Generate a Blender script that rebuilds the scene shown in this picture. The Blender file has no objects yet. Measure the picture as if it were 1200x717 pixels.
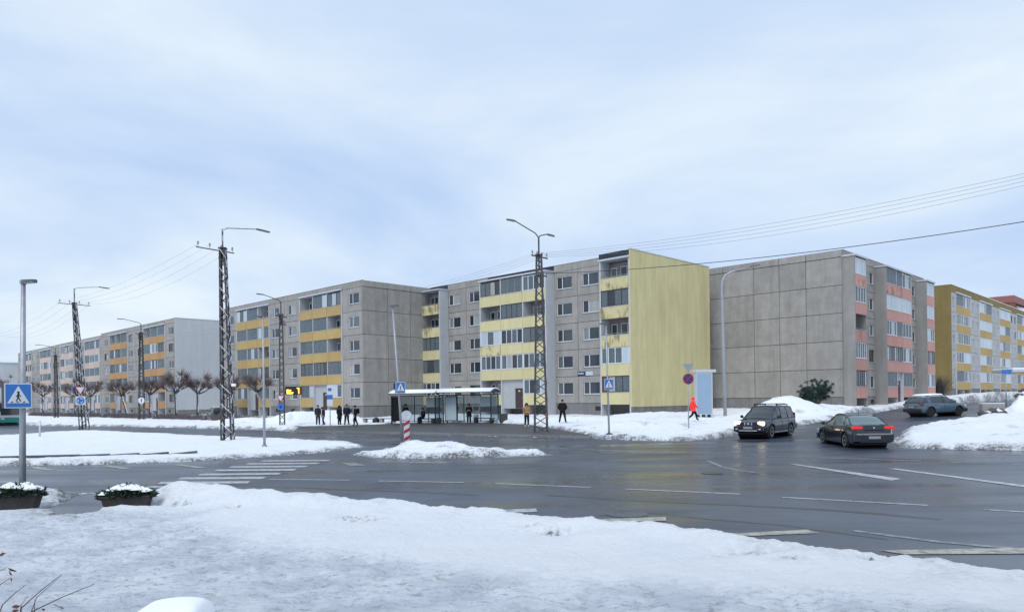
import bpy, bmesh, math, random
import numpy as np
from mathutils import Vector, Matrix
random.seed(7)
R = math.radians
scene = bpy.context.scene
COL = scene.collection

# ------------------------------------------------------------------ camera, sky, sun, exposure
cd = bpy.data.cameras.new('camera'); cam = bpy.data.objects.new('camera', cd); COL.objects.link(cam)
cd.sensor_width = 36; cd.lens = 25.93; cd.shift_y = 0.0907; cd.clip_start = .1; cd.clip_end = 6000
cam.matrix_world = Matrix.Translation((0, 0, 2.35)) @ Matrix.Rotation(R(90), 4, 'X') @ Matrix.Rotation(R(-.71), 4, 'Z')
scene.camera = cam

SUN_EL, SUN_AZ = 50, 205          # azimuth the light comes from, clockwise from +Y
world = bpy.data.worlds.new('World'); scene.world = world; world.use_nodes = True
nt = world.node_tree; nt.nodes.clear()
def wn(t, **k):
    n = nt.nodes.new(t)
    for a_, v in k.items(): setattr(n, a_, v)
    return n
wo = wn('ShaderNodeOutputWorld'); bg1 = wn('ShaderNodeBackground'); bg2 = wn('ShaderNodeBackground'); mixs = wn('ShaderNodeMixShader')
sky = wn('ShaderNodeTexSky'); sky.sky_type = 'NISHITA'; sky.sun_disc = False
sky.sun_elevation = R(SUN_EL); sky.sun_rotation = R(SUN_AZ); sky.air_density = 1.2; sky.dust_density = 2.0
nt.links.new(sky.outputs[0], bg1.inputs[0]); bg1.inputs[1].default_value = .1
tc = wn('ShaderNodeTexCoord'); sep = wn('ShaderNodeSeparateXYZ'); nt.links.new(tc.outputs['Generated'], sep.inputs[0])
def wmath(op, x, y=None):
    m = wn('ShaderNodeMath', operation=op)
    for i, v in enumerate((x, y)):
        if v is None: continue
        if isinstance(v, (int, float)): m.inputs[i].default_value = v
        else: nt.links.new(v, m.inputs[i])
    return m.outputs[0]
den = wmath('ADD', wmath('ABSOLUTE', sep.outputs[2]), .22)
comb = wn('ShaderNodeCombineXYZ')
nt.links.new(wmath('DIVIDE', sep.outputs[0], den), comb.inputs[0]); nt.links.new(wmath('DIVIDE', sep.outputs[1], den), comb.inputs[1])
n1 = wn('ShaderNodeTexNoise'); n1.inputs['Scale'].default_value = .8; n1.inputs['Detail'].default_value = 7; n1.inputs['Roughness'].default_value = .55; n1.inputs['Distortion'].default_value = .35
mp = wn('ShaderNodeMapping'); mp.inputs['Location'].default_value = (3.35, 1.2, 0)
nt.links.new(comb.outputs[0], mp.inputs[0]); nt.links.new(mp.outputs[0], n1.inputs['Vector'])
rp = wn('ShaderNodeValToRGB'); nt.links.new(n1.outputs['Fac'], rp.inputs[0])
e = rp.color_ramp.elements; e[0].position = .33; e[0].color = (.49, .65, .935, 1); e[1].position = .66; e[1].color = (.85, .95, 1.03, 1)
x = rp.color_ramp.elements.new(.5); x.color = (.645, .785, .99, 1)
nt.links.new(rp.outputs[0], bg2.inputs[0]); bg2.inputs[1].default_value = .945
mixs.inputs[0].default_value = .93
nt.links.new(bg1.outputs[0], mixs.inputs[1]); nt.links.new(bg2.outputs[0], mixs.inputs[2]); nt.links.new(mixs.outputs[0], wo.inputs[0])

sl = bpy.data.lights.new('sun', 'SUN'); sl.energy = 1.5; sl.angle = R(25); sl.color = (.96, .98, 1)
so = bpy.data.objects.new('sun', sl); COL.objects.link(so)
sd = Vector((math.sin(R(SUN_AZ)) * math.cos(R(SUN_EL)), math.cos(R(SUN_AZ)) * math.cos(R(SUN_EL)), math.sin(R(SUN_EL))))
so.rotation_euler = sd.to_track_quat('Z', 'Y').to_euler(); so.location = (0, 0, 60)
vs = scene.view_settings; vs.view_transform = 'Standard'; vs.look = 'None'; vs.exposure = 0.1; vs.gamma = 1
vs.use_curve_mapping = False

# ------------------------------------------------------------------ helpers
TH = R(44.33)
A = Vector((-math.cos(TH), math.sin(TH))); B = Vector((math.sin(TH), math.cos(TH)))
def zg(x, y):
    t = (x * B.x + y * B.y - 36) / 3
    s = .0245 * 3 * np.log1p(np.exp(np.clip(t, -30, 30)))
    return np.minimum(s, 3.1)
def gz(x, y): return float(zg(np.float64(x), np.float64(y)))

def mat(name, col=(.5, .5, .5), rough=.7, metal=0, spec=.5, n=None, col2=None, bump=0, bscale=30, emit=None, estr=0, rnd=0, coord='Object', streak=None, coat=0):
    """Principled with noise between two colours, optional streaks, random tint and bump."""
    m = bpy.data.materials.new(name); m.use_nodes = True; t = m.node_tree; p = t.nodes['Principled BSDF']
    p.inputs['Roughness'].default_value = rough; p.inputs['Metallic'].default_value = metal
    p.inputs['Specular IOR Level'].default_value = spec; p.inputs['Coat Weight'].default_value = coat
    c = (*col, 1); p.inputs['Base Color'].default_value = c
    tcn = t.nodes.new('ShaderNodeTexCoord'); vec = tcn.outputs[coord]
    oi0 = t.nodes.new('ShaderNodeObjectInfo'); va = t.nodes.new('ShaderNodeVectorMath'); va.operation = 'ADD'; t.links.new(vec, va.inputs[0]); t.links.new(oi0.outputs['Location'], va.inputs[1]); vec = va.outputs[0]
    out = None
    if n is not None:
        nz = t.nodes.new('ShaderNodeTexNoise'); nz.inputs['Scale'].default_value = n; nz.inputs['Detail'].default_value = 6; nz.inputs['Roughness'].default_value = .65
        if streak:
            mpn = t.nodes.new('ShaderNodeMapping'); mpn.inputs['Scale'].default_value = streak; t.links.new(vec, mpn.inputs[0]); t.links.new(mpn.outputs[0], nz.inputs['Vector'])
        else: t.links.new(vec, nz.inputs['Vector'])
        cr = t.nodes.new('ShaderNodeValToRGB'); cr.color_ramp.elements[0].position = .3; cr.color_ramp.elements[1].position = .7
        cr.color_ramp.elements[0].color = c; cr.color_ramp.elements[1].color = (*(col2 or col), 1)
        t.links.new(nz.outputs['Fac'], cr.inputs[0]); out = cr.outputs[0]
        t.links.new(out, p.inputs['Base Color'])
    if rnd:
        oi = t.nodes.new('ShaderNodeObjectInfo'); hs = t.nodes.new('ShaderNodeHueSaturation'); mr = t.nodes.new('ShaderNodeMapRange')
        mr.inputs['To Min'].default_value = 1 - rnd; mr.inputs['To Max'].default_value = 1 + rnd
        t.links.new(oi.outputs['Random'], mr.inputs[0]); t.links.new(mr.outputs[0], hs.inputs['Value'])
        if out is not None: t.links.new(out, hs.inputs['Color'])
        else: hs.inputs['Color'].default_value = c
        t.links.new(hs.outputs[0], p.inputs['Base Color'])
    if bump:
        bn = t.nodes.new('ShaderNodeTexNoise'); bn.inputs['Scale'].default_value = bscale; bn.inputs['Detail'].default_value = 5
        t.links.new(vec, bn.inputs['Vector']); bm_ = t.nodes.new('ShaderNodeBump'); bm_.inputs['Strength'].default_value = bump; bm_.inputs['Distance'].default_value = .05
        t.links.new(bn.outputs['Fac'], bm_.inputs['Height']); t.links.new(bm_.outputs[0], p.inputs['Normal'])
    if emit:
        p.inputs['Emission Color'].default_value = (*emit, 1); p.inputs['Emission Strength'].default_value = estr
    return m

class MB:
    def __init__(s): s.v = []; s.f = []; s.m = []; s.cur = 0; s.smooth = False
    def face(s, idx): s.f.append(idx); s.m.append(s.cur)
    def poly(s, pts):
        k = len(s.v); s.v += [tuple(p) for p in pts]; s.face(list(range(k, k + len(pts)))); return s
    def box(s, x0, x1, y0, y1, z0, z1):
        k = len(s.v)
        s.v += [(x0, y0, z0), (x1, y0, z0), (x1, y1, z0), (x0, y1, z0), (x0, y0, z1), (x1, y0, z1), (x1, y1, z1), (x0, y1, z1)]
        for q in ((0, 3, 2, 1), (4, 5, 6, 7), (0, 1, 5, 4), (1, 2, 6, 5), (2, 3, 7, 6), (3, 0, 4, 7)): s.face([k + i for i in q])
        return s
    def prism(s, pts, h0, h1, axis='z'):
        """extrude 2-D polygon pts between h0 and h1 along axis"""
        def mk(p, h): return (p[0], p[1], h) if axis == 'z' else ((p[0], h, p[1]) if axis == 'y' else (h, p[0], p[1]))
        k = len(s.v); n = len(pts)
        s.v += [mk(p, h0) for p in pts] + [mk(p, h1) for p in pts]
        s.face(list(range(k + n - 1, k - 1, -1))); s.face(list(range(k + n, k + 2 * n)))
        for i in range(n): j = (i + 1) % n; s.face([k + i, k + j, k + n + j, k + n + i])
        return s
    def tube(s, pts, rad, n=6, cap=True):
        pts = [Vector(p) for p in pts]
        if not isinstance(rad, (list, tuple)): rad = [rad] * len(pts)
        k = len(s.v); up = None
        for i, p in enumerate(pts):
            d = (pts[min(i + 1, len(pts) - 1)] - pts[max(i - 1, 0)])
            if d.length < 1e-9: d = Vector((0, 0, 1))
            d.normalize()
            if up is None:
                up = Vector((0, 0, 1)) if abs(d.z) < .9 else Vector((1, 0, 0))
            u = (up - d * up.dot(d))
            if u.length < 1e-6: u = d.orthogonal()
            u.normalize(); w = d.cross(u); up = u
            for j in range(n):
                an = 2 * math.pi * j / n; q = p + (u * math.cos(an) + w * math.sin(an)) * rad[i]; s.v.append(tuple(q))
        for i in range(len(pts) - 1):
            for j in range(n):
                j2 = (j + 1) % n; s.face([k + i * n + j, k + i * n + j2, k + (i + 1) * n + j2, k + (i + 1) * n + j])
        if cap: s.face([k + j for j in range(n - 1, -1, -1)]); e_ = k + (len(pts) - 1) * n; s.face([e_ + j for j in range(n)])
        return s
    def lathe(s, prof, n=16, axis='z', c=(0, 0, 0)):
        """prof list of (r, h)"""
        k = len(s.v)
        for r_, h in prof:
            for j in range(n):
                an = 2 * math.pi * j / n; x_, y_ = r_ * math.cos(an), r_ * math.sin(an)
                s.v.append((c[0] + x_, c[1] + y_, c[2] + h) if axis == 'z' else ((c[0] + x_, c[1] + h, c[2] + y_) if axis == 'y' else (c[0] + h, c[1] + x_, c[2] + y_)))
        for i in range(len(prof) - 1):
            for j in range(n):
                j2 = (j + 1) % n; s.face([k + i * n + j, k + i * n + j2, k + (i + 1) * n + j2, k + (i + 1) * n + j])
        s.face([k + j for j in range(n - 1, -1, -1)]); e_ = k + (len(prof) - 1) * n; s.face([e_ + j for j in range(n)])
        return s
    def grid(s, rows):
        """rows: list of equal-length point lists"""
        k = len(s.v); n = len(rows[0])
        for r_ in rows: s.v += [tuple(p) for p in r_]
        for i in range(len(rows) - 1):
            for j in range(n - 1): s.face([k + i * n + j, k + i * n + j + 1, k + (i + 1) * n + j + 1, k + (i + 1) * n + j])
        return s
    def mesh(s, name, mats, smooth=False, fix=True):
        me = bpy.data.meshes.new(name); me.from_pydata(s.v, [], s.f)
        for m in (mats if isinstance(mats, (list, tuple)) else [mats]): me.materials.append(m)
        if len(me.materials) > 1: me.polygons.foreach_set('material_index', s.m)
        if fix:
            b_ = bmesh.new(); b_.from_mesh(me); bmesh.ops.recalc_face_normals(b_, faces=b_.faces); b_.to_mesh(me); b_.free()
        if smooth: me.polygons.foreach_set('use_smooth', [True] * len(me.polygons))
        me.update(); return me

def obj(name, me, parent=None, loc=None, rotz=None, label=None, cat=None, group=None, kind=None):
    if isinstance(me, tuple): me = me[0].mesh(name, *me[1:])
    o = bpy.data.objects.new(name, me); COL.objects.link(o)
    if parent: o.parent = parent
    if loc is not None: o.location = loc
    if rotz is not None: o.rotation_euler = (0, 0, rotz)
    if label: o['label'] = label
    if cat: o['category'] = cat
    if group: o['group'] = group
    if kind: o['kind'] = kind
    return o
def thing(name, label, cat, loc, rotz=0, group=None):
    return obj(name, None, None, loc, rotz, label, cat, group)
CACHE = {}
def cached(key, fn):
    if key not in CACHE: CACHE[key] = fn()
    return CACHE[key]
def bevel(o, w=.01, seg=2):
    m = o.modifiers.new('bevel', 'BEVEL'); m.width = w; m.segments = seg; m.limit_method = 'ANGLE'; return o

# ------------------------------------------------------------------ materials
M = {}
M['concrete'] = mat('concrete_panel', (.288, .268, .246), .9, n=1.1, col2=(.375, .352, .325), bump=.25, bscale=25, rnd=.07, spec=.25)
M['concrete2'] = mat('concrete_plain', (.275, .26, .243), .9, n=.6, col2=(.345, .328, .308), bump=.2, bscale=20, rnd=.05, spec=.25)
M['joint'] = mat('joint_mortar', (.13, .13, .135), .95, n=2, col2=(.18, .18, .18), spec=.2)
M['plinth'] = mat('plinth_render', (.185, .18, .175), .95, n=1.2, col2=(.25, .245, .24), bump=.3, bscale=12, rnd=.05, spec=.2)
M['yellow_wall'] = mat('yellow_render', (.56, .485, .255), .9, n=.55, col2=(.665, .585, .32), bump=.15, bscale=40, spec=.2, streak=(1, 1, .55))
M['ochre_wall'] = mat('ochre_render', (.205, .15, .06), .9, n=.4, col2=(.26, .195, .08), bump=.1, spec=.2)
M['pale_wall'] = mat('pale_render', (.50, .51, .52), .9, n=.3, col2=(.545, .555, .56), spec=.2, bump=.06)
def streaks(m, strength=.35, sc=(1.6, 1.6, .12)):
    t = m.node_tree; p = t.nodes['Principled BSDF']; L = t.links.new; prev = p.inputs['Base Color'].links[0].from_socket
    g = t.nodes.new('ShaderNodeNewGeometry'); mp_ = t.nodes.new('ShaderNodeMapping'); mp_.inputs['Scale'].default_value = sc; L(g.outputs['Position'], mp_.inputs[0])
    nz = t.nodes.new('ShaderNodeTexNoise'); nz.inputs['Scale'].default_value = 1; nz.inputs['Detail'].default_value = 7; nz.inputs['Roughness'].default_value = .7; L(mp_.outputs[0], nz.inputs['Vector'])
    mr = t.nodes.new('ShaderNodeMapRange'); mr.inputs['From Min'].default_value = .35; mr.inputs['From Max'].default_value = .7; mr.inputs['To Min'].default_value = 1 + strength * .35; mr.inputs['To Max'].default_value = 1 - strength; L(nz.outputs['Fac'], mr.inputs[0])
    sc_ = t.nodes.new('ShaderNodeVectorMath'); sc_.operation = 'SCALE'; L(prev, sc_.inputs[0]); L(mr.outputs[0], sc_.inputs['Scale']); L(sc_.outputs[0], p.inputs['Base Color'])
for k_, s_ in (('concrete', .17), ('concrete2', .17), ('plinth', .3), ('yellow_wall', .13), ('ochre_wall', .15), ('pale_wall', .08)): streaks(M[k_], s_)
def parapet_mat(name, c, c2): return mat(name, c, .85, n=1.4, col2=c2, bump=.1, bscale=30, rnd=.06, spec=.25, streak=(1, 1, .35))
M['par_yellow'] = parapet_mat('parapet_yellow', (.56, .49, .265), (.65, .575, .33))
M['par_amber'] = parapet_mat('parapet_amber', (.43, .295, .12), (.50, .35, .15))
M['par_orange'] = parapet_mat('parapet_orange', (.40, .23, .105), (.47, .275, .13))
M['par_pink'] = parapet_mat('parapet_pink', (.50, .265, .225), (.58, .315, .27))
M['par_palepink'] = parapet_mat('parapet_palepink', (.48, .37, .32), (.55, .43, .37))
M['par_ochre'] = parapet_mat('parapet_ochre', (.40, .275, .11), (.47, .325, .14))
def stained(src, name):
    m = src.copy(); m.name = name; t = m.node_tree; p = t.nodes['Principled BSDF']; L = t.links.new
    prev = p.inputs['Base Color'].links[0].from_socket; oi = t.nodes.new('ShaderNodeObjectInfo')
    tcn = t.nodes.new('ShaderNodeTexCoord'); cv = t.nodes.new('ShaderNodeVectorMath'); cv.operation = 'ADD'; L(tcn.outputs['Object'], cv.inputs[0]); L(oi.outputs['Location'], cv.inputs[1])
    mp_ = t.nodes.new('ShaderNodeMapping'); mp_.inputs['Scale'].default_value = (5, 5, .6); L(cv.outputs[0], mp_.inputs[0])
    nz = t.nodes.new('ShaderNodeTexNoise'); nz.inputs['Scale'].default_value = 1.2; nz.inputs['Detail'].default_value = 6; nz.inputs['Roughness'].default_value = .7; L(mp_.outputs[0], nz.inputs['Vector'])
    n2 = t.nodes.new('ShaderNodeTexNoise'); n2.inputs['Scale'].default_value = .9; n2.inputs['Detail'].default_value = 3; L(cv.outputs[0], n2.inputs['Vector'])
    ad = t.nodes.new('ShaderNodeMath'); ad.operation = 'MULTIPLY'; L(nz.outputs['Fac'], ad.inputs[0]); L(n2.outputs['Fac'], ad.inputs[1])
    mr = t.nodes.new('ShaderNodeMapRange'); mr.interpolation_type = 'SMOOTHSTEP'; mr.inputs['From Min'].default_value = .24; mr.inputs['From Max'].default_value = .36; mr.inputs['To Max'].default_value = .75; L(ad.outputs[0], mr.inputs[0])
    mx = t.nodes.new('ShaderNodeMix'); mx.data_type = 'RGBA'; L(mr.outputs[0], mx.inputs[0]); L(prev, mx.inputs[6]); mx.inputs[7].default_value = (.13, .11, .06, 1); L(mx.outputs[2], p.inputs['Base Color']); return m
M['par_yellow_stained'] = stained(M['par_yellow'], 'parapet_yellow_stained'); M['par_pink_stained'] = stained(M['par_pink'], 'parapet_pink_stained')
M['white_wall'] = mat('white_partition', (.46, .47, .485), .8, n=1, col2=(.54, .55, .56), rnd=.05, spec=.3)
M['entrance'] = mat('entrance_render', (.37, .375, .385), .85, n=1, col2=(.44, .445, .45))
M['pvc'] = mat('white_frame', (.68, .69, .70), .45)
M['wood'] = mat('dark_frame', (.055, .035, .03), .6, n=8, col2=(.09, .055, .045))
M['greyframe'] = mat('grey_frame', (.22, .225, .23), .5)
M['bitumen'] = mat('bitumen_felt', (.018, .022, .03), .8, n=3, col2=(.035, .04, .05))
M['zinc'] = mat('zinc_trim', (.50, .52, .55), .5, metal=.3, n=2, col2=(.58, .6, .62))
M['door'] = mat('door_brown', (.045, .022, .022), .5, n=5, col2=(.065, .035, .032))
M['black'] = mat('black_plastic', (.012, .013, .015), .5)
M['dark_steel'] = mat('dark_steel', (.045, .045, .05), .6, metal=.4, n=3, col2=(.08, .078, .08))
M['galv'] = mat('galvanised_steel', (.33, .345, .37), .5, metal=.55, n=6, col2=(.42, .435, .455))
M['rubber'] = mat('rubber', (.012, .012, .013), .85)
M['rim'] = mat('alloy', (.55, .56, .58), .4, metal=.5)
M['chrome'] = mat('chrome', (.6, .61, .63), .2, metal=1)
M['bark'] = mat('bark', (.055, .045, .042), .95, n=8, col2=(.10, .085, .075), bump=.5, bscale=30)
M['twig'] = mat('twig', (.13, .098, .098), .9, n=5, col2=(.18, .14, .14))
M['snow_cap'] = mat('snow_cap', (.86, .875, .89), .8, n=3, col2=(.90, .905, .91), bump=.3, bscale=14, spec=.2)

def glass_mat(name, tint, trans, rough=.02):
    m = bpy.data.materials.new(name); m.use_nodes = True; t = m.node_tree; t.nodes.clear()
    o = t.nodes.new('ShaderNodeOutputMaterial'); tr = t.nodes.new('ShaderNodeBsdfTransparent'); tr.inputs[0].default_value = (*tint, 1)
    p = t.nodes.new('ShaderNodeBsdfPrincipled'); p.inputs['Base Color'].default_value = (.23, .275, .30, 1); p.inputs['Roughness'].default_value = rough  # pale grey-blue base colour stands in for sky reflected in the glass
    mx = t.nodes.new('ShaderNodeMixShader'); mx.inputs[0].default_value = trans
    t.links.new(p.outputs[0], mx.inputs[1]); t.links.new(tr.outputs[0], mx.inputs[2]); t.links.new(mx.outputs[0], o.inputs[0]); return m
M['glass'] = glass_mat('loggia_glass', (.86, .9, .92), .62)
M['shelter_glass'] = glass_mat('shelter_glass', (.84, .9, .92), .8)
def pane_mat():
    """dark glossy window pane; each pane carries its own curtain tint (per object) and vertical folds"""
    m = bpy.data.materials.new('window_pane'); m.use_nodes = True; t = m.node_tree; p = t.nodes['Principled BSDF']
    p.inputs['Roughness'].default_value = .06; p.inputs['Specular IOR Level'].default_value = .7
    oi = t.nodes.new('ShaderNodeObjectInfo'); cr = t.nodes.new('ShaderNodeValToRGB'); cr.color_ramp.interpolation = 'CONSTANT'
    cols = [(0, (.02, .026, .035)), (.25, (.035, .045, .055)), (.42, (.055, .065, .075)), (.6, (.11, .13, .14)), (.70, (.20, .22, .23)), (.79, (.03, .035, .04)), (.86, (.12, .045, .035)), (.9, (.34, .34, .32))]
    el = cr.color_ramp.elements; el[0].position = 0; el[0].color = (*cols[0][1], 1); el[1].position = cols[1][0]; el[1].color = (*cols[1][1], 1)
    for ps, c in cols[2:]: z_ = el.new(ps); z_.color = (*c, 1)
    t.links.new(oi.outputs['Random'], cr.inputs[0])
    tcn = t.nodes.new('ShaderNodeTexCoord'); mpn = t.nodes.new('ShaderNodeMapping'); mpn.inputs['Scale'].default_value = (7, 7, .5)
    cv = t.nodes.new('ShaderNodeVectorMath'); cv.operation = 'ADD'; t.links.new(tcn.outputs['Object'], cv.inputs[0]); t.links.new(oi.outputs['Location'], cv.inputs[1])
    t.links.new(cv.outputs[0], mpn.inputs[0]); nz = t.nodes.new('ShaderNodeTexNoise'); nz.inputs['Scale'].default_value = 1.3; nz.inputs['Detail'].default_value = 3; t.links.new(mpn.outputs[0], nz.inputs['Vector'])
    mr = t.nodes.new('ShaderNodeMapRange'); mr.inputs['To Min'].default_value = .45; mr.inputs['To Max'].default_value = 1.5; t.links.new(nz.outputs['Fac'], mr.inputs[0])
    mm = t.nodes.new('ShaderNodeVectorMath'); mm.operation = 'SCALE'; t.links.new(cr.outputs[0], mm.inputs[0]); t.links.new(mr.outputs[0], mm.inputs['Scale'])
    t.links.new(mm.outputs[0], p.inputs['Base Color']); return m
M['pane'] = pane_mat()
M['blind'] = mat('pale_blind', (.40, .45, .50), .35, n=1.5, col2=(.50, .55, .60), rnd=.1, streak=(8, 8, .4))
# ------------------------------------------------------------------ ground: plan outlines in metres
ROAD=[(-21.32,21.4),(-17.2,21.2),(-13.84,19.9),(-12.07,18.85),(-11.39,19.45),(-10.33,19.35),(-8.83,18.55),(-7.51,17.95),(-6.12,17.55),(-4.11,16.8),(-2.05,15.85),(-0.03,14.55),(1.52,13.4),(2.84,12.4),(3.84,11.15),(4.81,10.45),(5.7,9.9),(6.5,9.4),(8.41,8.1),(26.21,25.2),(20.31,29.3),(17.82,30.85),(16.78,31.85),(18.17,34.95),(21.87,41.5),(26.04,46.45),(31.16,50.85),(34.12,53.65),(47.71,63.45),(59.92,70.95),(75.17,89.0),(63.62,84.6),(50.68,79.65),(38.2,71.8),(27.42,59.3),(19.65,50.0),(16.72,47.45),(13.94,44.7),(11.88,41.15),(9.37,38.7),(7.25,39.3),(5.71,41.3),(3.91,42.6),(2.02,44.25),(-2.21,47.2),(-7.05,50.6),(-12.48,53.8),(-16.27,56.15),(-18.71,59.8),(-25.76,65.4),(-32.68,70.55),(-41.88,76.95),(-50.77,81.2),(-61.99,89.25),(-134.42,135.05)]
I1=[(-56.15,56.4),(-38.94,56.05),(-37.93,60.65),(-37.35,64.5),(-25.28,54.55),(-16.43,47.25),(-9.78,42.15),(-7.4,37.9),(-8.24,35.5),(-10.06,32.1),(-12.44,29.8),(-15.03,28.8),(-19.85,28.55),(-27.34,27.45)]
I2=[(-7.12,32.1),(-6.28,33.75),(-5.09,35.85),(-4.3,36.95),(-2.5,35.65),(-1.52,34.0),(0.45,31.8),(1.58,30.9),(-0.03,30.25),(-2.46,29.55),(-4.49,29.65),(-6.04,30.55)]
PLATK=[(-16.71,56.55),(-12.48,53.8),(-7.05,50.6),(-2.21,47.2),(2.02,44.25),(4.38,42.3)]
PLATB=[(-18.84,65.55),(-15.22,65.65),(-10.11,67.05),(-3.02,64.65),(1.33,58.8),(4.57,44.15)]
SLUSH=[(-10.56,16.7),(-11.51,19.65),(-10.39,19.55),(-8.58,16.0),(-8.85,15.25),(-9.47,15.4)]
TRAMP=[(-16.74,18.05),(-11.87,17.05),(-9.81,15.65),(-8.48,14.9),(-7.18,15.45),(-3.78,12.0),(-2.3,10.9),(-0.95,10.0),(0.4,9.2),(1.97,8.65),(3.7,8.05),(5.11,7.4),(3.44,5.0),(-4.66,5.0)]
KERB1=[(-25.19,30.2),(-21.34,30.7),(-19.43,31.05),(-17.47,31.4),(-15.58,32.0),(-13.95,32.7)]
QUADS=[[(9.46,25.4),(9.66,25.15),(10.78,20.45),(10.29,20.05)],[(11.85,23.25),(12.1,23.3),(13.03,18.35),(12.74,17.95)],[(3.34,12.5),(5.12,12.9),(5.2,12.55),(3.39,12.3)],[(5.49,11.1),(7.84,11.15),(7.56,10.75),(5.72,10.8)],[(-0.48,15.6),(0.48,15.75),(0.5,15.3),(-0.38,15.2)],[(1.45,14.25),(2.98,14.45),(2.9,14.0),(1.57,13.85)],[(-0.83,30.15),(1.65,30.85),(1.65,30.2),(-0.71,29.25)],[(-3.94,28.15),(-2.5,27.75),(-2.45,27.2),(-3.85,27.55)],[(-6.5,27.95),(-5.97,27.9),(-5.28,26.7),(-5.82,26.6)],[(-18.27,27.8),(-18.04,27.95),(-16.43,26.55),(-16.68,26.4)],[(-15.76,28.15),(-15.46,28.2),(-13.78,26.7),(-14.01,26.55)],[(-12.96,28.15),(-12.63,28.15),(-11.11,26.75),(-11.36,26.6)]]
ZEBRA=[[(-10.38,20.95),(-8.01,20.7),(-7.85,20.3),(-10.23,20.55)],[(-10.52,22.05),(-7.8,21.95),(-7.69,21.35),(-10.35,21.45)],[(-10.46,23.3),(-7.74,23.15),(-7.63,22.5),(-10.33,22.7)],[(-10.33,24.45),(-7.65,24.4),(-7.57,23.8),(-10.21,23.85)],[(-10.37,25.9),(-7.51,25.75),(-7.44,25.1),(-10.25,25.25)],[(-10.33,27.15),(-7.45,26.95),(-7.41,26.35),(-10.21,26.5)],[(-10.15,28.4),(-7.38,28.25),(-7.36,27.65),(-10.07,27.8)],[(-10.03,29.7),(-7.23,29.5),(-7.23,28.95),(-9.96,29.1)]]
LINES=[[(-7.41,22.45),(-4.83,21.9)],[(-3.94,21.6),(-1.38,20.9)],[(-0.5,20.55),(2.04,19.4)],[(2.89,18.95),(5.44,17.7)],[(6.22,17.05),(8.73,15.55)],[(9.5,14.9),(10.4,14.3)],[(5.11,36.5),(7.48,34.5)],[(3.23,33.9),(5.88,31.35)],[(0.26,35.75),(2.49,34.5)],[(2.72,24.5),(3.14,24.25)],[(3.65,24.1),(4.04,23.75)],[(6.54,31.0),(8.86,29.9)],[(-16.23,52.85),(-14.38,52.1)],[(-11.96,49.35),(-10.03,48.3)],[(-3.05,38.4),(-1.54,37.4)],[(9.05,36.85),(9.87,36.4)],[(9.87,32.15),(12.54,30.85)],[(9.35,28.95),(14.3,25.8)],[(14.67,25.4),(16.87,23.75)],[(18.41,27.95),(19.36,27.25)],[(7.14,27.1),(7.09,26.3),(6.97,24.6),(7.13,23.35),(7.46,22.55)],[(5.87,12.75),(6.74,11.7),(7.73,11.0)]]
TAR=[[(-16.1,21.05),(-13.28,21.2),(-9.82,21.15),(-7.2,20.65),(-4.59,19.7),(-2.66,18.95),(-0.87,18.15)],[(0.8,17.95),(2.34,17.05),(3.78,16.45),(5.07,15.75),(6.28,15.15),(7.21,14.55),(7.93,13.75)],[(1.68,14.75),(2.77,15.1),(3.74,14.15),(4.91,13.35),(6.05,11.95)],[(12.88,27.9),(14.18,26.7),(15.11,25.65)],[(-4.87,24.6),(-1.16,24.45),(1.16,25.65)]]

def vnoise(x, y, seed=0):
    xi = np.floor(x).astype(np.int64); yi = np.floor(y).astype(np.int64); fx = x - xi; fy = y - yi
    fx = fx * fx * (3 - 2 * fx); fy = fy * fy * (3 - 2 * fy)
    def h(i, j):
        n = (i * 374761393 + j * 668265263 + seed * 974711) & 0xffffffff
        n = ((n ^ (n >> 13)) * 1274126177) & 0xffffffff
        n = n ^ (n >> 16); return (n & 0xffff) / 65535.0
    a0 = h(xi, yi) * (1 - fx) + h(xi + 1, yi) * fx; a1 = h(xi, yi + 1) * (1 - fx) + h(xi + 1, yi + 1) * fx
    return (a0 * (1 - fy) + a1 * fy) * 2 - 1
def fbm(x, y, oct=4, seed=0):
    s = np.zeros_like(x); a_ = 1.; tot = 0.
    for o_ in range(oct): s += a_ * vnoise(x * 2 ** o_ + 17.3 * o_, y * 2 ** o_ - 9.1 * o_, seed + o_); tot += a_; a_ *= .5
    return s / tot
def sdist(px, py, poly):
    """signed distance, positive inside"""
    d = np.full(px.shape, 1e9); ins = np.zeros(px.shape, bool); n = len(poly)
    for i in range(n):
        x0, y0 = poly[i]; x1, y1 = poly[(i + 1) % n]; ex, ey = x1 - x0, y1 - y0
        t = np.clip(((px - x0) * ex + (py - y0) * ey) / (ex * ex + ey * ey + 1e-12), 0, 1)
        d = np.minimum(d, (px - x0 - t * ex) ** 2 + (py - y0 - t * ey) ** 2)
        c = ((y0 > py) != (y1 > py)) & (px < (x1 - x0) * (py - y0) / (y1 - y0 + 1e-12) + x0); ins ^= c
    d = np.sqrt(d); return np.where(ins, d, -d)
def sstep(x, lo, hi): t = np.clip((x - lo) / (hi - lo), 0, 1); return t * t * (3 - 2 * t)

PLAT = PLATK + PLATB[::-1]
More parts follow.
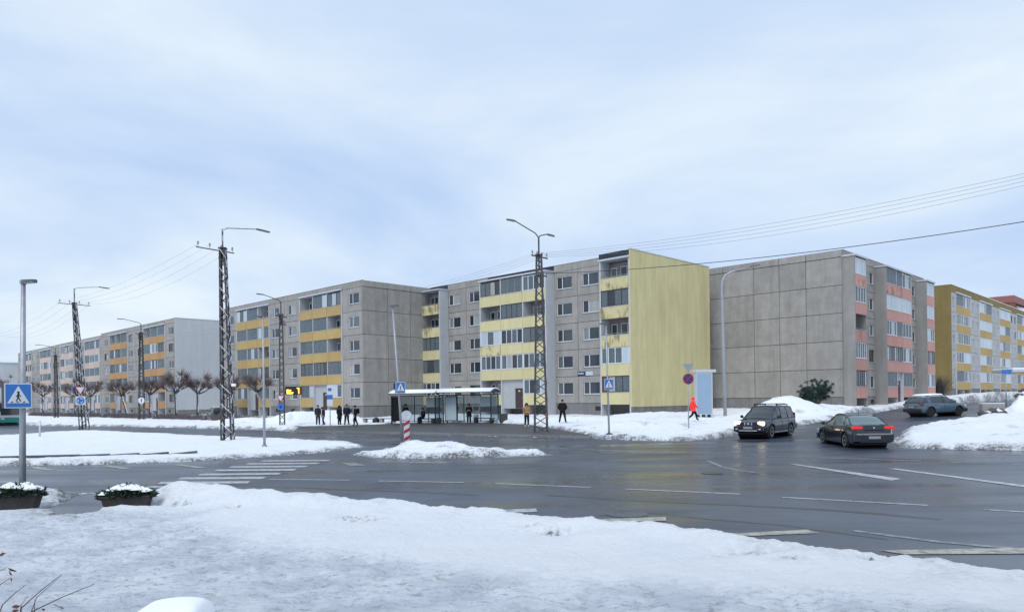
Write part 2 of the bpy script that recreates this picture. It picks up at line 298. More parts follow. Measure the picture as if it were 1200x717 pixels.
# ploughed heaps: x, y, radius along x, radius along y, height
HEAPS = [(-20.8, 73.5, 3.4, 1.6, 1.15), (-17.0, 73.0, 2.2, 1.3, .75), (22.3, 60.5, 2.6, 2.0, 1.35), (26.0, 63.0, 4.5, 2.5, .75), (38.6, 57.0, 2.6, 1.8, 1.15), (42.5, 58.5, 4, 2.4, 1.3),
         (-7.0, 17.0, .9, .55, .30), (-5.9, 16.3, .8, .5, .22), (-4.4, 15.9, .7, .45, .18), (-7.9, 16.9, .55, .4, .24), (-4.3, 34.9, 1.5, .6, .18), (-2.7, 34.3, 1.0, .5, .12),
         (29.5, 41, 5, 3, .35), (8.2, 52, 4, 2.0, .3), (3.6, 62.5, 6, 1.6, .35), (13, 66.5, 4, 2, .35), (-4.5, 71, 3, 1.5, .5), (-9, 74, 3, 1.5, .45), (-28, 80, 4, 2, .5), (55, 80, 10, 6, .8),
         (0.9, 12.6, .55, .35, .12), (1.4, 11.6, .45, .3, .10), (3.6, 9.7, .6, .35, .10), (-3.2, 13.9, .7, .4, .10), (5.2, 8.6, .5, .3, .08)]
PITS = [(0.30, 12.9, .2, .08), (0.62, 12.25, .30, .10), (3.25, 10.25, .42, .12), (4.75, 9.75, .2, .08), (-2.9, 13.7, .4, .08), (-7.3, 16.2, .3, .10), (3.6, 9.6, .2, .06), (-5.9, 15.6, .22, .07)]
FEET = []
_r = random.Random(77)
for tr_ in range(9):
    pts_ = [(-9.3, 15.0), (-6.5, 13.0), (-2.6, 10.7), (1.5, 8.6), (5.5, 7.3)] if tr_ % 3 else [(-12, 14.5), (-7.5, 12.2), (-3.2, 9.6), (0.5, 8.0), (4.5, 6.9)]
    o_ = _r.uniform(-1.0, .5); s_ = _r.uniform(0, .6)
    for a_, b_ in zip(pts_, pts_[1:]):
        L_ = math.hypot(b_[0] - a_[0], b_[1] - a_[1]); n_ = int(L_ / .62)
        for i_ in range(n_):
            k_ = (i_ + s_) / n_; dx_, dy_ = (b_[0] - a_[0]) / L_, (b_[1] - a_[1]) / L_; sd_ = o_ + (.11 if i_ % 2 else -.11) + _r.gauss(0, .05)
            FEET.append((a_[0] + (b_[0] - a_[0]) * k_ - dy_ * sd_, a_[1] + (b_[1] - a_[1]) * k_ + dx_ * sd_, dx_, dy_, _r.uniform(.5, 1)))
def snow_fields(x, y):
    d_road = -sdist(x, y, ROAD); d_road = np.minimum(d_road, -sdist(x, y, SLUSH)); 
    d = np.minimum(d_road, -sdist(x, y, PLAT))
    d = np.maximum(d, sdist(x, y, I1)); d = np.maximum(d, sdist(x, y, I2))
    dist = np.hypot(x, y)
    dn = d + .22 * fbm(x * .55, y * .55, 3, 1) + .10 * fbm(x * 3.1, y * 3.1, 3, 5) + .035 * fbm(x * 14, y * 14, 2, 6)
    tr = np.clip(sstep(sdist(x, y, TRAMP) + .8 * fbm(x * .5, y * .5, 4, 8), -.5, .6), 0, 1)
    plat_t = sstep(sdist(x, y, I1), -.2, .3)
    hb = .15 + .07 * fbm(x * .35, y * .35, 4, 11) + .035 * fbm(x * 1.7, y * 1.7, 4, 12)
    berm = .13 * np.exp(-((dn - .55) / .42) ** 2) * (.55 + .8 * fbm(x * .8, y * .8, 3, 14)) * (1 - plat_t)
    h = hb * sstep(dn, -.02, .55) + berm
    h = h * (1 - tr * .75) + tr * (.05 + .02 * fbm(x * 2.6, y * 2.6, 3, 21) + .09 * np.minimum(0, fbm(x * 3.4, y * 4.6, 3, 22) + .02))
    lump = np.zeros_like(x)
    for hx, hy, rx, ry, hh in HEAPS:
        ux = (x - hx) / rx; uy = (y - hy) / ry; r2 = ux * ux + uy * uy
        sel = r2 < 9
        g = np.zeros_like(x); g[sel] = np.exp(-r2[sel] ** 1.2 * .9) * hh
        lump += g * (1 + .22 * fbm(x * 1.3 / max(rx, .8), y * 1.3 / max(rx, .8), 4, 31))
    edge = sstep(dn, 0, .4)
    h = h + lump * edge
    for hx, hy, rr, dd in PITS:
        h -= dd * np.exp(-((x - hx) ** 2 * .6 + (y - hy) ** 2 * 1.6) / rr ** 2) * (1 + .8 * fbm(x * 12, y * 12, 2, 33))
    for hx, hy in ((-11.15, 16.6), (-8.45, 16.15)): h = h * (1 - .95 * np.exp(-(((x - hx) / .75) ** 2 + ((y - hy) / .5) ** 2) ** 2))
    rough = np.exp(-np.clip(dn - .2, 0, 9) / .8) * (1 - sstep(dist, 25, 70)) * (1 - tr)
    mid = sstep(dist, 18, 30) * (1 - sstep(dist, 110, 160)) * edge * (1 - .85 * plat_t)
    h += mid * (.10 * np.abs(fbm(x * .9, y * .9, 3, 46)) + .07 * np.abs(fbm(x * 2.3, y * 2.3, 2, 47)) - .03)
    h += rough * edge * (.10 * np.abs(fbm(x * 1.7, y * 1.7, 4, 43)) + .05 * np.abs(fbm(x * 5, y * 5, 3, 44)) - .03)
    h += .014 * fbm(x * 5, y * 5, 4, 41) * edge * (1 - sstep(dist, 30, 60))
    h = np.where(dn < 0, -.05 + np.maximum(dn, -.5) * .5, np.maximum(h, .006))
    # soft outermost rim
    dirt = np.exp(-np.clip(dn, 0, 9) / .16) * .8 + .95 * np.exp(-np.clip(dn, 0, 9) / .7) * np.clip(.25 + 1.3 * fbm(x * 1.5, y * 1.5, 4, 51), 0, 1)
    for hx, hy, rr, dd in PITS: dirt += 1.3 * np.exp(-((x - hx) ** 2 * .5 + (y - hy) ** 2 * 2.2) / (rr * .62) ** 2) * np.clip(.5 + 1.6 * fbm(x * 16, y * 16, 3, 34), 0, 1)
    sl = np.exp(-np.clip(-sdist(x, y, SLUSH), 0, 9) / .55) * .55 * np.clip(.6 + fbm(x * 2, y * 4, 3, 77), 0, 1)
    spk = np.clip((fbm(x * 1.1, y * 1.1, 4, 91) - .30) * 4, 0, 1) * sstep(dist, 16, 26) * .55 * (1 - .8 * plat_t)
    far = sstep(dist, 22, 32); dirt = dirt * (1 + .5 * far) + far * .8 * np.exp(-((dn - .25) / .35) ** 2) * np.clip(.35 + 1.2 * fbm(x * 2.4, y * 2.4, 3, 93), 0, 1)
    dirt = np.clip(dirt * .8 + sl + spk, 0, 1)
    if x.size > 1000:
        for fx, fy, dx_, dy_, a_ in FEET:
            i = np.flatnonzero((np.abs(x - fx) < .35) & (np.abs(y - fy) < .35))
            u_ = ((x[i] - fx) * dx_ + (y[i] - fy) * dy_) / .14; v_ = (-(x[i] - fx) * dy_ + (y[i] - fy) * dx_) / .065; g_ = np.exp(-(u_ * u_ + v_ * v_) ** 1.5)
            h[i] = np.where(h[i] > 0, np.maximum(h[i] - .035 * a_ * g_, .005), h[i]); dirt[i] = np.clip(dirt[i] + .42 * a_ * g_ * tr[i], 0, 1)
        # melting slush fringe on the asphalt beside the snow
        fr = (dn < 0) & (dist < 75); sm = fbm(x * 1.6, y * 1.6, 4, 95) + 1.1 * dn / (.55 + .35 * fbm(x * .3, y * .3, 2, 96)) > .02
        k_ = fr & sm; h[k_] = .008 + .014 * np.abs(fbm(x[k_] * 6, y[k_] * 6, 2, 97)); dirt[k_] = np.clip(.62 + .4 * fbm(x[k_] * 4, y[k_] * 4, 3, 98), 0, 1)
    return h, dirt, tr

def snow_material():
    m = bpy.data.materials.new('snow'); m.use_nodes = True; t = m.node_tree; p = t.nodes['Principled BSDF']; L = t.links.new
    p.inputs['Roughness'].default_value = .75; p.inputs['Specular IOR Level'].default_value = .25
    at = t.nodes.new('ShaderNodeAttribute'); at.attribute_name = 'dirt'; at2 = t.nodes.new('ShaderNodeAttribute'); at2.attribute_name = 'tramp'
    tcn = t.nodes.new('ShaderNodeTexCoord')
    def noise(sc, det, vec=None, rough=.6):
        n = t.nodes.new('ShaderNodeTexNoise'); n.inputs['Scale'].default_value = sc; n.inputs['Detail'].default_value = det; n.inputs['Roughness'].default_value = rough
        L(vec or tcn.outputs['Object'], n.inputs['Vector']); return n.outputs['Fac']
    def ramp(f, p0, p1):
        r = t.nodes.new('ShaderNodeMapRange'); r.interpolation_type = 'SMOOTHSTEP'; r.inputs['From Min'].default_value = p0; r.inputs['From Max'].default_value = p1; L(f, r.inputs[0]); return r.outputs[0]
    def mul(a_, b_):
        r = t.nodes.new('ShaderNodeMath'); r.operation = 'MULTIPLY'
        for i, v in enumerate((a_, b_)):
            if isinstance(v, (int, float)): r.inputs[i].default_value = v
            else: L(v, r.inputs[i])
        return r.outputs[0]
    def mix(f, c1, c2):
        r = t.nodes.new('ShaderNodeMix'); r.data_type = 'RGBA'; L(f, r.inputs[0])
        for i, c in ((6, c1), (7, c2)):
            if isinstance(c, tuple): r.inputs[i].default_value = (*c, 1)
            else: L(c, r.inputs[i])
        return r.outputs[2]
    base = mix(noise(.6, 4), (.86, .875, .90), (.91, .915, .92))
    mpn = t.nodes.new('ShaderNodeMapping'); mpn.inputs['Scale'].default_value = (1, 1.9, 1); L(tcn.outputs['Object'], mpn.inputs[0])
    worn = mix(ramp(noise(.9, 8, None, .7), .38, .62), (.58, .615, .67), (.80, .825, .86))
    base = mix(mul(at2.outputs['Fac'], .92), base, worn)
    steps = ramp(noise(6.5, 6, mpn.outputs[0], .8), .52, .62)
    base = mix(mul(mul(at2.outputs['Fac'], steps), .75), base, (.36, .38, .42))
    grit = ramp(noise(9, 6, None, .75), .42, .62)
    ad = t.nodes.new('ShaderNodeMath'); ad.operation = 'MULTIPLY_ADD'; L(at.outputs['Fac'], ad.inputs[0]); L(grit, ad.inputs[1]); 
    sq = mul(at.outputs['Fac'], at.outputs['Fac']); L(mul(sq, .55), ad.inputs[2]); ad.use_clamp = True
    base = mix(ad.outputs[0], base, (.15, .145, .145))
    L(base, p.inputs['Base Color'])
    b1 = t.nodes.new('ShaderNodeBump'); b1.inputs['Strength'].default_value = 1.0; b1.inputs['Distance'].default_value = .08; L(noise(8, 10, None, .75), b1.inputs['Height']); L(b1.outputs[0], p.inputs['Normal'])
    return m
M['snow'] = snow_material()

def build_snow():
    ang = np.concatenate([np.linspace(-110, -40, 60, endpoint=False), np.linspace(-40, 40, 760), np.linspace(40, 110, 61)[1:]])
    ang = np.radians(ang); rad = np.concatenate([[1.5, 2.5], np.geomspace(3.2, 160, 640), np.geomspace(170, 4000, 30)])
    rr, aa = np.meshgrid(rad, ang, indexing='ij'); x = (rr * np.sin(aa)).ravel(); y = (rr * np.cos(aa)).ravel()
    h, dirt, tr = snow_fields(x, y); z = zg(x, y) + h
    nr, na = rr.shape; me = bpy.data.meshes.new('snow_ground'); nv = nr * na; nf = (nr - 1) * (na - 1)
    me.vertices.add(nv); me.vertices.foreach_set('co', np.stack([x, y, z], 1).ravel().astype(np.float32))
    i = np.arange(nr - 1)[:, None] * na + np.arange(na - 1)[None]; i = i.ravel(); q = np.stack([i, i + na, i + na + 1, i + 1], 1)
    q = q[:, ::-1].ravel() if False else q.ravel()
    me.loops.add(nf * 4); me.loops.foreach_set('vertex_index', q.astype(np.int32)); me.polygons.add(nf)
    me.polygons.foreach_set('loop_start', (np.arange(nf) * 4).astype(np.int32)); me.polygons.foreach_set('loop_total', np.full(nf, 4, np.int32))
    me.polygons.foreach_set('use_smooth', np.ones(nf, bool)); me.update(calc_edges=True); me.validate()
    me.flip_normals() if me.polygons[0].normal.z < 0 else None
    for nme, arr in (('dirt', dirt), ('tramp', tr)):
        a_ = me.attributes.new(nme, 'FLOAT', 'POINT'); a_.data.foreach_set('value', arr.astype(np.float32))
    me.materials.append(M['snow']); obj('snow_ground', me, kind='structure')
build_snow()
def snow_z(x, y):
    h, _, _ = snow_fields(np.array([float(x)]), np.array([float(y)])); return gz(x, y) + max(0., float(h[0]))

# --- asphalt
def asphalt_material():
    m = bpy.data.materials.new('wet_asphalt'); m.use_nodes = True; t = m.node_tree; p = t.nodes['Principled BSDF']; L = t.links.new
    tcn = t.nodes.new('ShaderNodeTexCoord'); mpn = t.nodes.new('ShaderNodeMapping'); mpn.inputs['Rotation'].default_value = (0, 0, R(25)); mpn.inputs['Scale'].default_value = (.12, .7, 1); L(tcn.outputs['Object'], mpn.inputs[0])
    def noise(sc, det, vec, rough=.6):
        n = t.nodes.new('ShaderNodeTexNoise'); n.inputs['Scale'].default_value = sc; n.inputs['Detail'].default_value = det; n.inputs['Roughness'].default_value = rough; L(vec, n.inputs['Vector']); return n.outputs['Fac']
    tracks = noise(.75, 5, mpn.outputs[0]); blot = noise(.22, 5, tcn.outputs['Object'])
    cr = t.nodes.new('ShaderNodeValToRGB'); L(tracks, cr.inputs[0]); cr.color_ramp.elements[0].position = .3; cr.color_ramp.elements[0].color = (.028, .037, .054, 1); cr.color_ramp.elements[1].position = .7; cr.color_ramp.elements[1].color = (.066, .080, .108, 1)
    mx = t.nodes.new('ShaderNodeMix'); mx.data_type = 'RGBA'; mx.blend_type = 'MULTIPLY'; mx.inputs[0].default_value = .85; L(cr.outputs[0], mx.inputs[6])
    c2 = t.nodes.new('ShaderNodeValToRGB'); L(blot, c2.inputs[0]); c2.color_ramp.elements[0].position = .35; c2.color_ramp.elements[0].color = (.45, .46, .5, 1); c2.color_ramp.elements[1].position = .65; c2.color_ramp.elements[1].color = (1.5, 1.48, 1.42, 1); L(c2.outputs[0], mx.inputs[7])
    L(mx.outputs[2], p.inputs['Base Color'])
    mr = t.nodes.new('ShaderNodeMapRange'); mr.inputs['From Min'].default_value = .3; mr.inputs['From Max'].default_value = .68; mr.inputs['To Min'].default_value = .14; mr.inputs['To Max'].default_value = .48; L(tracks, mr.inputs[0]); L(mr.outputs[0], p.inputs['Roughness'])
    p.inputs['Specular IOR Level'].default_value = .42
    b1 = t.nodes.new('ShaderNodeBump'); b1.inputs['Strength'].default_value = .1; b1.inputs['Distance'].default_value = .006; L(noise(60, 4, tcn.outputs['Object'], .7), b1.inputs['Height']); L(b1.outputs[0], p.inputs['Normal'])
    return m
M['asphalt'] = asphalt_material()
M['pavement'] = mat('wet_pavement', (.045, .044, .046), .55, n=1.2, col2=(.085, .082, .082), bump=.15, bscale=40)
xs = np.linspace(-175, 125, 301); ys = np.linspace(5, 155, 151); gx, gy = np.meshgrid(xs, ys); zz = zg(gx, gy)
b = MB(); b.grid([[(xs[j], ys[i], zz[i, j]) for j in range(len(xs))] for i in range(len(ys))])
road = obj('road', (b, M['asphalt'], True, False), kind='structure')

def paint_mat(name, c, cover):
    m = bpy.data.materials.new(name); m.use_nodes = True; t = m.node_tree; p = t.nodes['Principled BSDF']; L = t.links.new
    tcn = t.nodes.new('ShaderNodeTexCoord'); n = t.nodes.new('ShaderNodeTexNoise'); n.inputs['Scale'].default_value = 5; n.inputs['Detail'].default_value = 7; n.inputs['Roughness'].default_value = .75; L(tcn.outputs['Object'], n.inputs['Vector'])
    cr = t.nodes.new('ShaderNodeValToRGB'); L(n.outputs['Fac'], cr.inputs[0]); cr.color_ramp.elements[0].position = cover - .12; cr.color_ramp.elements[0].color = (.10, .10, .105, 1); cr.color_ramp.elements[1].position = cover + .12; cr.color_ramp.elements[1].color = (*c, 1)
    L(cr.outputs[0], p.inputs['Base Color']); p.inputs['Roughness'].default_value = .45; return m
M['paint'] = paint_mat('road_paint', (.50, .51, .52), .43); M['paint_worn'] = paint_mat('road_paint_worn', (.36, .37, .375), .52); M['paint_yellow'] = paint_mat('road_paint_yellowed', (.48, .44, .34), .47)
M['tar'] = mat('tar_seam', (.012, .012, .014), .3, n=4, col2=(.025, .025, .028))
def ribbon(pts, w, m, name, dz, jit=0.):
    P = []
    for i in range(len(pts) - 1):
        p0, p1 = Vector(pts[i]), Vector(pts[i + 1]); n = max(1, int((p1 - p0).length / .8))
        P += [p0.lerp(p1, k / n) for k in range(n)]
    P.append(Vector(pts[-1])); rows = []
    for i, p in enumerate(P):
        d = (P[min(i + 1, len(P) - 1)] - P[max(i - 1, 0)]).normalized(); nn = Vector((-d.y, d.x)); ww = w * (1 + random.uniform(-jit, jit)); off = random.uniform(-jit, jit) * w
        rows.append([(*(p + nn * (off + s * ww / 2)), gz(*(p + nn * (off + s * ww / 2))) + dz) for s in (-1, 1)])
    return obj(name, (MB().grid(rows), m, False, True), road)
def quad_mark(q, m, name='painted_marking', dz=.009):
    n = 5; rows = []
    for i in range(n + 1):
        l = Vector(q[0]).lerp(Vector(q[1]), i / n); r_ = Vector(q[3]).lerp(Vector(q[2]), i / n); rows.append([(l.x, l.y, gz(*l) + dz), (r_.x, r_.y, gz(*r_) + dz)])
    return obj(name, (MB().grid(rows), m, False, True), road)
for q in ZEBRA: quad_mark(q, M['paint'], 'crossing_stripe')
for i, q in enumerate(QUADS): quad_mark(q, M['paint_yellow'] if i in (2, 3, 5, 9, 10, 11) else (M['paint_worn'] if i in (6, 7, 8) else M['paint']), 'painted_arrow' if i < 2 else 'painted_marking')
for i, l in enumerate(LINES): ribbon(l, .13 if i < 6 else (.12 if i < 16 else .16), M['paint'] if i < 9 else M['paint_worn'], 'lane_line', .006)
for i, l in enumerate(TAR): ribbon(l, (.16, .2, .1, .12, .08)[i], M['tar'], 'tar_seam', .003, .35)
mh = MB().lathe([(.42, 0), (.42, .008), (.36, .012), (.34, .006), (.02, .008)], 24); o = obj('manhole_cover', (mh, M['asphalt']), road, (2.28, 14.85, .003))
mh = MB().lathe([(.34, 0), (.34, .008), (.28, .012), (.26, .006), (.02, .008)], 24); o = obj('manhole_cover', (mh, M['tar']), road, (6.1, 22.6, .003))

# --- bus stop pavement with its kerb, and the kerb of the traffic island
def lerp_line(pts, n):
    L = [0]; 
    for i in range(len(pts) - 1): L.append(L[-1] + (Vector(pts[i + 1]) - Vector(pts[i])).length)
    out = []
    for k in range(n):
        s = L[-1] * k / (n - 1); i = 0
        while i < len(pts) - 2 and L[i + 1] < s: i += 1
        out.append(Vector(pts[i]).lerp(Vector(pts[i + 1]), (s - L[i]) / (L[i + 1] - L[i] + 1e-9)))
    return out
kl = lerp_line(PLATK, 40); bl = lerp_line(PLATB, 40); rows = []
for k in range(9): rows.append([(*(kl[j].lerp(bl[j], k / 8)), gz(*(kl[j].lerp(bl[j], k / 8))) + .13) for j in range(40)])
pav = obj('pavement', (MB().grid(rows), M['pavement'], True), kind='structure')
def kerb_line(pts, name, h, w, m, parent=None, inward=1):
    P = lerp_line(pts, max(2, int(sum((Vector(pts[i + 1]) - Vector(pts[i])).length for i in range(len(pts) - 1)) / 1.0))); n = 0
    for i in range(len(P) - 1):
        p0, p1 = P[i], P[i + 1]; d = (p1 - p0); l = d.length; an = math.atan2(d.y, d.x); z0 = gz(*p0); z1 = gz(*p1)
        me = cached((name, round(l, 1), h, w), lambda: MB().box(.006, l - .006, -w / 2, w / 2, -.25, h).mesh(name, m))
        if parent.name == 'snow_ground' and i > len(P) - 6: z0 -= .022 * (i - len(P) + 6)
        o = obj(name, me, parent, (p0.x, p0.y, z0)); o.rotation_euler = (0, -math.atan2(z1 - z0, l), an)
M['kerb'] = mat('kerb_granite', (.17, .17, .175), .8, n=6, col2=(.26, .26, .26), rnd=.12)
M['kerb_dark'] = mat('kerb_wet', (.06, .06, .065), .7, n=6, col2=(.11, .11, .11), rnd=.2)
kerb_line([(x_ + .1, y_ - .12) for x_, y_ in PLATK], 'kerb_stone', .15, .16, M['kerb'], pav)
kerb_line(KERB1, 'kerb_stone', .235, .14, M['kerb_dark'], bpy.data.objects['snow_ground'])
# ------------------------------------------------------------------ apartment blocks
FH = 2.7
def ring_mesh(w, h, hole, y0, y1, name, m):
    """flat slab w x h (x 0..w, z 0..h) between y0 and y1 with rectangular hole (x0,x1,z0,z1) or None"""
    b = MB()
    if hole is None: b.box(0, w, y0, y1, 0, h)
    else:
        a0, a1, c0, c1 = hole
        o = [(0, 0), (w, 0), (w, h), (0, h)]; i = [(a0, c0), (a1, c0), (a1, c1), (a0, c1)]
        k = len(b.v)
        for y in (y0, y1): b.v += [(p[0], y, p[1]) for p in o] + [(p[0], y, p[1]) for p in i]
        for j in range(4):
            j2 = (j + 1) % 4
            b.face([k + j, k + j2, k + 4 + j2, k + 4 + j]); b.face([k + 8 + j, k + 8 + 4 + j, k + 8 + 4 + j2, k + 8 + j2])
            b.face([k + j, k + 8 + j, k + 8 + j2, k + j2]); b.face([k + 4 + j, k + 4 + j2, k + 12 + j2, k + 12 + j])
    return b.mesh(name, m)
def frame_mesh(w, h, splits, fw, d, name, m):
    """window frame x 0..w, z 0..h, y 0..d, with mullions at split fractions"""
    b = MB(); b.box(0, w, 0, d, 0, fw); b.box(0, w, 0, d, h - fw, h); b.box(0, fw, 0, d, fw, h - fw); b.box(w - fw, w, 0, d, fw, h - fw)
    for s in splits: b.box(w * s - fw * .6, w * s + fw * .6, 0.002, d - .002, fw, h - fw)
    return b.mesh(name, m)
def window(root, x, y, z, w, h, splits=(.64,), fm='pvc', pm='pane', sill=True, side=0, snow=True):
    """a window in the wall plane y, hole x..x+w, z..z+h ; outward +Y"""
    fm_ = M[fm]
    o = obj('window', cached(('wf', w, h, splits, fm), lambda: frame_mesh(w, h, splits, .07, .06, 'window', fm_)), root, (x, y - .14, z))
    ed = [0, *splits, 1]
    for i in range(len(ed) - 1):
        x0, x1 = w * ed[i] + .05, w * ed[i + 1] - .05
        obj('pane', cached(('pn', round(x1 - x0, 2), h, pm), lambda: MB().box(0, x1 - x0, -.01, .005, 0, h - .1).mesh('pane', M[pm])), o, (x0, .02, .05))
    if sill: obj('sill', cached(('sl', w), lambda: MB().box(-.06, w + .06, .0, .22, -.05, -.01).mesh('sill', M['zinc'])), o, (0, .0, 0))
    return o

def loggia(root, x0, units, floors, par, ph, Rr, P, entrance=None, pil='white_wall', side_concrete=False, npan=3, seed=0, zlow=-.6, stains=(), top_dark=False, back='concrete2', skip_side=()):
    """one loggia stack: units = widths, floors[f][u] = glazing style from ground floor up"""
    rng = random.Random(seed); x = x0; W = sum(units); H5 = 5 * FH
    edges = [x0]
    for u in units: edges.append(edges[-1] + u)
    for i, ex in enumerate(edges):                                         # partition walls, full height
        t = .16 if i in (0, len(units)) else .12
        a0 = ex - t / 2 + (t / 2 if i == 0 else (-t / 2 if i == len(units) else 0))
        m_ = M['concrete2'] if side_concrete and i in (0, len(units)) else M[pil]
        obj('partition_wall', cached(('pw', t, Rr, P, m_.name, ph), lambda: MB().box(0, t, -Rr, P - .02, zlow, ph + H5).mesh('partition_wall', m_)), root, (a0, 0, 0))
    for f in range(5):
        z = ph + f * FH
        for u, w in enumerate(units):
            st = floors[f][u]; ux = edges[u] + (.16 if u == 0 else .06); uw = edges[u + 1] - (.16 if u == len(units) - 1 else .06) - ux
            if st == 'E':                                                   # entrance: pale wall with brown door
                obj('entrance_wall', cached(('ew', round(uw, 2)), lambda: ring_mesh(uw, FH - .1 + .5, (uw * .08, uw * .08 + 1.15, .02, 2.15), -.12, 0, 'entrance_wall', M['entrance'])), root, (ux, P - .25, z - .5 - .0))
                d = obj('entrance_door', cached('edoor', lambda: MB().box(0, 1.1, -.05, 0, 0, 2.1).mesh('entrance_door', M['door'])), root, (ux + uw * .08 + .02, P - .31, z - .47))
                obj('door_handle', cached('edh', lambda: MB().tube([(.12, .06, .95), (.12, .06, 1.2)], .015).mesh('door_handle', M['galv'])), d)
                obj('house_number_plate', cached('hnp', lambda: MB().box(.42, .68, .0, .012, 1.75, 1.92).mesh('house_number_plate', M['white_wall'])), d)
                continue
            obj('balcony_slab', cached(('bs', round(uw, 2), Rr, P), lambda: MB().box(.004, uw - .004, -Rr, P - .07, -.1, .1).mesh('balcony_slab', M['concrete2'])), root, (ux, 0, z))
            # back wall with window and door
            bw = obj('back_wall', cached(('bw', round(uw, 2), back), lambda: ring_mesh(uw, FH - .2, None, -.06, 0, 'back_wall', M[back])), root, (ux, -Rr + .08, z + .1))
            ww = min(1.5, uw * .52); flip = rng.random() < .5; wx = ux + (uw - ww - .25 if flip else .25)
            window(root, wx, -Rr + .30, z + .85, round(ww, 2), 1.35, (.5,), 'pvc' if rng.random() < .75 else 'wood', 'pane', False)
            dx = ux + (.2 if flip else uw - .95)
            dd = obj('balcony_door', cached(('bdoor',), lambda: frame_mesh(.72, 2.05, (), .09, .05, 'balcony_door', M['pvc'])), root, (dx, -Rr + .10, z + .14))
            obj('pane', cached('bdpane', lambda: MB().box(.09, .63, .01, .02, .09, 1.96).mesh('pane', M['pane'])), dd)
            # parapet
            ps = .02
            pk = par + '_stained' if (f, u) in stains else par
            key = ('par', round(uw, 2), pk)
            pp = obj('balcony_parapet', cached(key, lambda: MB().box(-.035, uw + .035, -.08, 0, -.12, 1.0).mesh('balcony_parapet', M[pk])), root, (ux, P + .02, z))
            obj('coping', cached(('cop', round(uw, 2)), lambda: MB().box(-.03, uw + .03, -.1, .03, 1.0, 1.035).mesh('coping', M['zinc'])), pp)
            gh = FH - 1.035 - .12 - .02
            if st == 'o':
                obj('railing', cached(('rail', round(uw, 2)), lambda: MB().tube([(0, -.04, 1.16), (uw, -.04, 1.16)], .018).tube([(.05, -.04, 1.03), (.05, -.04, 1.16)], .012).tube([(uw - .05, -.04, 1.03), (uw - .05, -.04, 1.16)], .012).mesh('railing', M['galv'])), pp)
                continue
            fmn = {'w': 'pvc', 'd': 'wood', 't': 'greyframe', 'c': 'pvc', 'g': 'greyframe'}[st]; np_ = npan + (1 if st in 'wd' and uw > 2.6 and rng.random() < .6 else 0)
            sp = tuple(round(i / np_, 3) for i in range(1, np_)); fw = .035 if st == 't' else .07
            g = obj('balcony_glazing', cached(('bg', round(uw, 2), st, np_), lambda: frame_mesh(uw, gh, sp, fw, .06, 'balcony_glazing', M[fmn])), root, (ux, P - .09, z + 1.036))
            for i in range(np_):
                pw = uw / np_ - .02 - (fw if st != 't' else .01); pm = 'glass' if st in 'tgwd' else 'blind'
                r_ = rng.random()
                if st in 'wd' and r_ < .38: pm = 'pane'
                if st in 'wdtg' and r_ > .9: pm = 'blind'
                obj('pane', cached(('gp', round(pw, 2), pm), lambda: MB().box(-pw / 2, pw / 2, 0, .012, fw, gh - fw).mesh('pane', M[pm])), g, ((i + .5) * uw / np_, .024, 0))
    # canopy over the top floor
    obj('canopy', cached(('can', W, P, Rr), lambda: MB().box(-.08, W + .08, -Rr, P + .12, 0, .16).mesh('canopy', M['zinc'])), root, (x0, 0, ph + H5 + .002))
